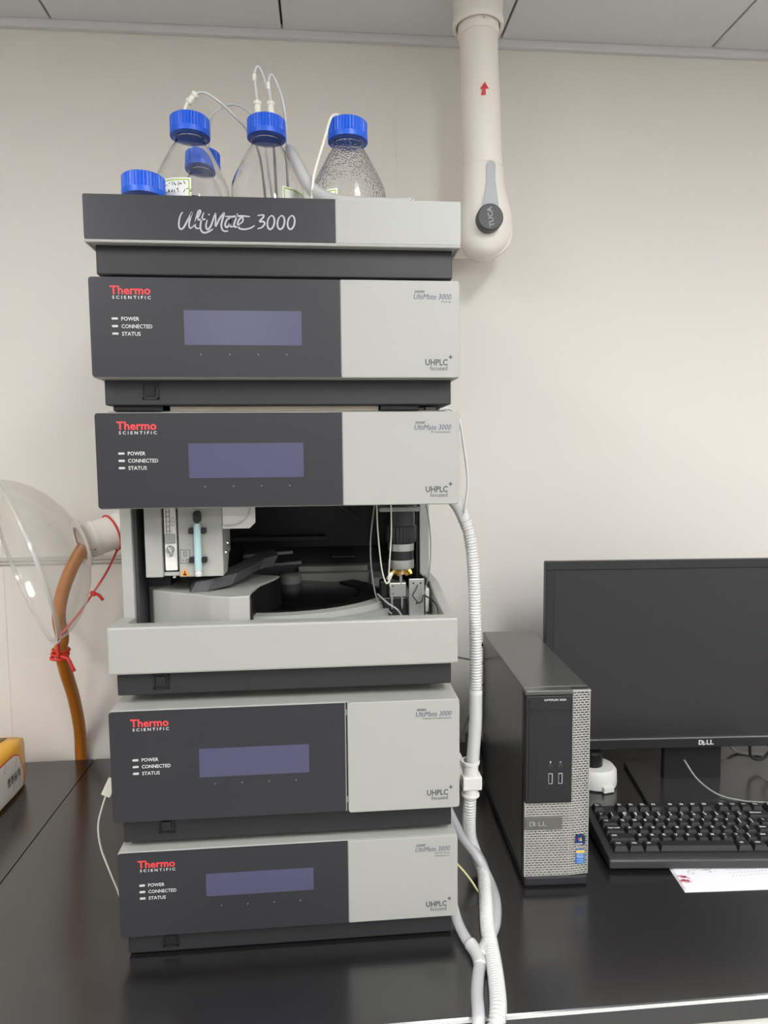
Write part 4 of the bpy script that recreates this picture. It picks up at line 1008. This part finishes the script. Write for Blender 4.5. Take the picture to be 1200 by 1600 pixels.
tag(tube('wall_wire', [(.2105, .37, .285), (.2691, .40, .2543), (.2961, .44, .2352), (.3239, .46, .2231), (.3513, .48, .2095), (.3732, .48, .2036), (.3950, .44, .20), (.3960, .415, .20)], .0018, 'mid_grey', None, 8), 'thin dark wire between the stack and the computer back', 'wire')
tag(tube('wall_wire', [(.2110, .38, .060), (.2600, .40, .066), (.2872, .42, .077), (.3036, .44, .0891), (.3219, .46, .1122), (.3344, .478, .1384), (.350, .478, .165), (.372, .45, .175), (.376, .415, .176)], .0022, 'mid_grey', None, 8), 'dark wire slanting upward behind the corrugated hose', 'wire')
tag(tube('power_cord', [(.352, .412, .235), (.345, .432, .258), (.334, .446, .248), (.331, .446, .20), (.332, .442, .14), (.337, .437, .08), (.352, .440, .010), (.36, .46, .0045)], .0040, 'black', None, 10), 'black power cord hanging down the back of the computer', 'cord')
tag(box('plug_block', (.318, .448, .0), (.341, .486, .068), 'black', bev=.004), 'black plug block standing behind the computer', 'plug')

# ================================================================= TISSUE PACK
tp = thing('tissue_pack', 'orange and white soft pack of tissues lying on the bench', 'tissue pack', (-.60, .385, 0))
px0, px1, py0, py1, ph = -.660, -.530, .255, .502, .092
bm = bmesh.new(); add_box(bm, (px0, py0, 0), (px1, py1, ph))
bmesh.ops.subdivide_edges(bm, edges=bm.edges[:], cuts=9, use_grid_fill=True)
rnd = random.Random(11)
def puff(co):
    u = (co.x-px0)/(px1-px0)*2-1; v = (co.y-py0)/(py1-py0)*2-1; w_ = co.z/ph*2-1
    k = lambda s: 1-abs(s)**4
    c = Vector(((px0+px1)/2, (py0+py1)/2, ph/2))
    p = co.copy()
    p.x += (1 if u > 0 else -1)*(.006*k(v)*k(w_) if abs(u) > .999 else 0)
    p.z += .008*k(u)*k(v) if w_ > .999 else 0
    e = (abs(u)**6+abs(v)**6+abs(w_)**6)
    if e > 1.6: p = p.lerp(c, .022*(e-1.6)); 
    p.z = max(p.z, 0)
    return p + Vector((rnd.uniform(-1, 1), rnd.uniform(-1, 1), 0))*.0006
for v in bm.verts: v.co = puff(v.co)
bmobj('wrapper', bm, 'orange_pack', tp, True)
def side_pt(y, z, off=.0012):
    v = (y-py0)/(py1-py0)*2-1; w_ = z/ph*2-1
    return (px1 + .006*(1-abs(v)**4)*(1-abs(w_)**4)*.95 + off, y, z)
def patch(name, y0, y1, z0, z1, r, m, off, parent):
    pts = rrect(y0, y1, z0, z1, r, 6, (0, 0, 1, 0))
    n = 12; V = []; Fc = []
    for i in range(n+1):
        for j in range(n+1):
            y = y0+(y1-y0)*i/n; z = z0+(z1-z0)*j/n
            zmax = z1
            if y > y1-r: zmax = z1-r+math.sqrt(max(0, r*r-(y-(y1-r))**2))
            z = z0+(zmax-z0)*j/n
            V.append(side_pt(y, z, off))
    for i in range(n):
        for j in range(n): a = i*(n+1)+j; Fc.append((a, a+n+1, a+n+2, a+1))
    return mesh(name, V, Fc, m, parent, True)
patch('printed_border', py0+.02, .4805, .006, .082, .045, 'print_red', .0012, tp)
wp = patch('printed_panel', py0+.02, .4780, .006, .080, .043, 'white_pack', .0016, tp)
def marks(n, a0, a1, b0, b1, wd, place, seed):
    r_ = random.Random(seed); bm = bmesh.new()
    for k in range(n):
        ca = a0+(a1-a0)*(k+.15)/n; cb = a0+(a1-a0)*(k+.85)/n
        for _ in range(5):
            h = r_.uniform(b0, b1); v_ = r_.uniform(ca, cb)
            ribbon(bm, [Vector((ca, h)), Vector(((ca+cb)/2, h)), Vector((cb, h))], wd, place)
            ribbon(bm, [Vector((v_, b0)), Vector((v_, (b0+b1)/2)), Vector((v_, b1))], wd, place)
    me = bpy.data.meshes.new('print_marks'); bm.to_mesh(me); bm.free(); return me
link('print_marks', marks(4, .408, .462, .034, .050, .0011, lambda a, b: side_pt(a, b, .0026), 2), 'print_dark', wp)
bm = bmesh.new()
for y, z, l_ in ((.43, .018, .022), (.455, .016, .020), (.442, .058, .014), (.40, .064, .016)):
    ribbon(bm, [Vector((y, z)), Vector((y+.004, z+l_/2)), Vector((y+.010, z+l_))], .0025, lambda a, b: side_pt(a, b, .0024))
me = bpy.data.meshes.new('leaf_print'); bm.to_mesh(me); bm.free(); link('leaf_print', me, 'duct_grey', wp)
def top_pt(x, y): 
    u = (x-px0)/(px1-px0)*2-1; v = (y-py0)/(py1-py0)*2-1
    return (x, y, ph+.008*(1-abs(u)**4)*(1-abs(v)**4)*.95+.0012)
link('print_marks', marks(3, .330, .455, -.600, -.566, .004, lambda a, b: top_pt(b, a), 4), 'purple', tp)
link('print_marks', marks(5, .440, .488, -.566, -.554, .0012, lambda a, b: top_pt(b, a), 6), 'print_black', tp)
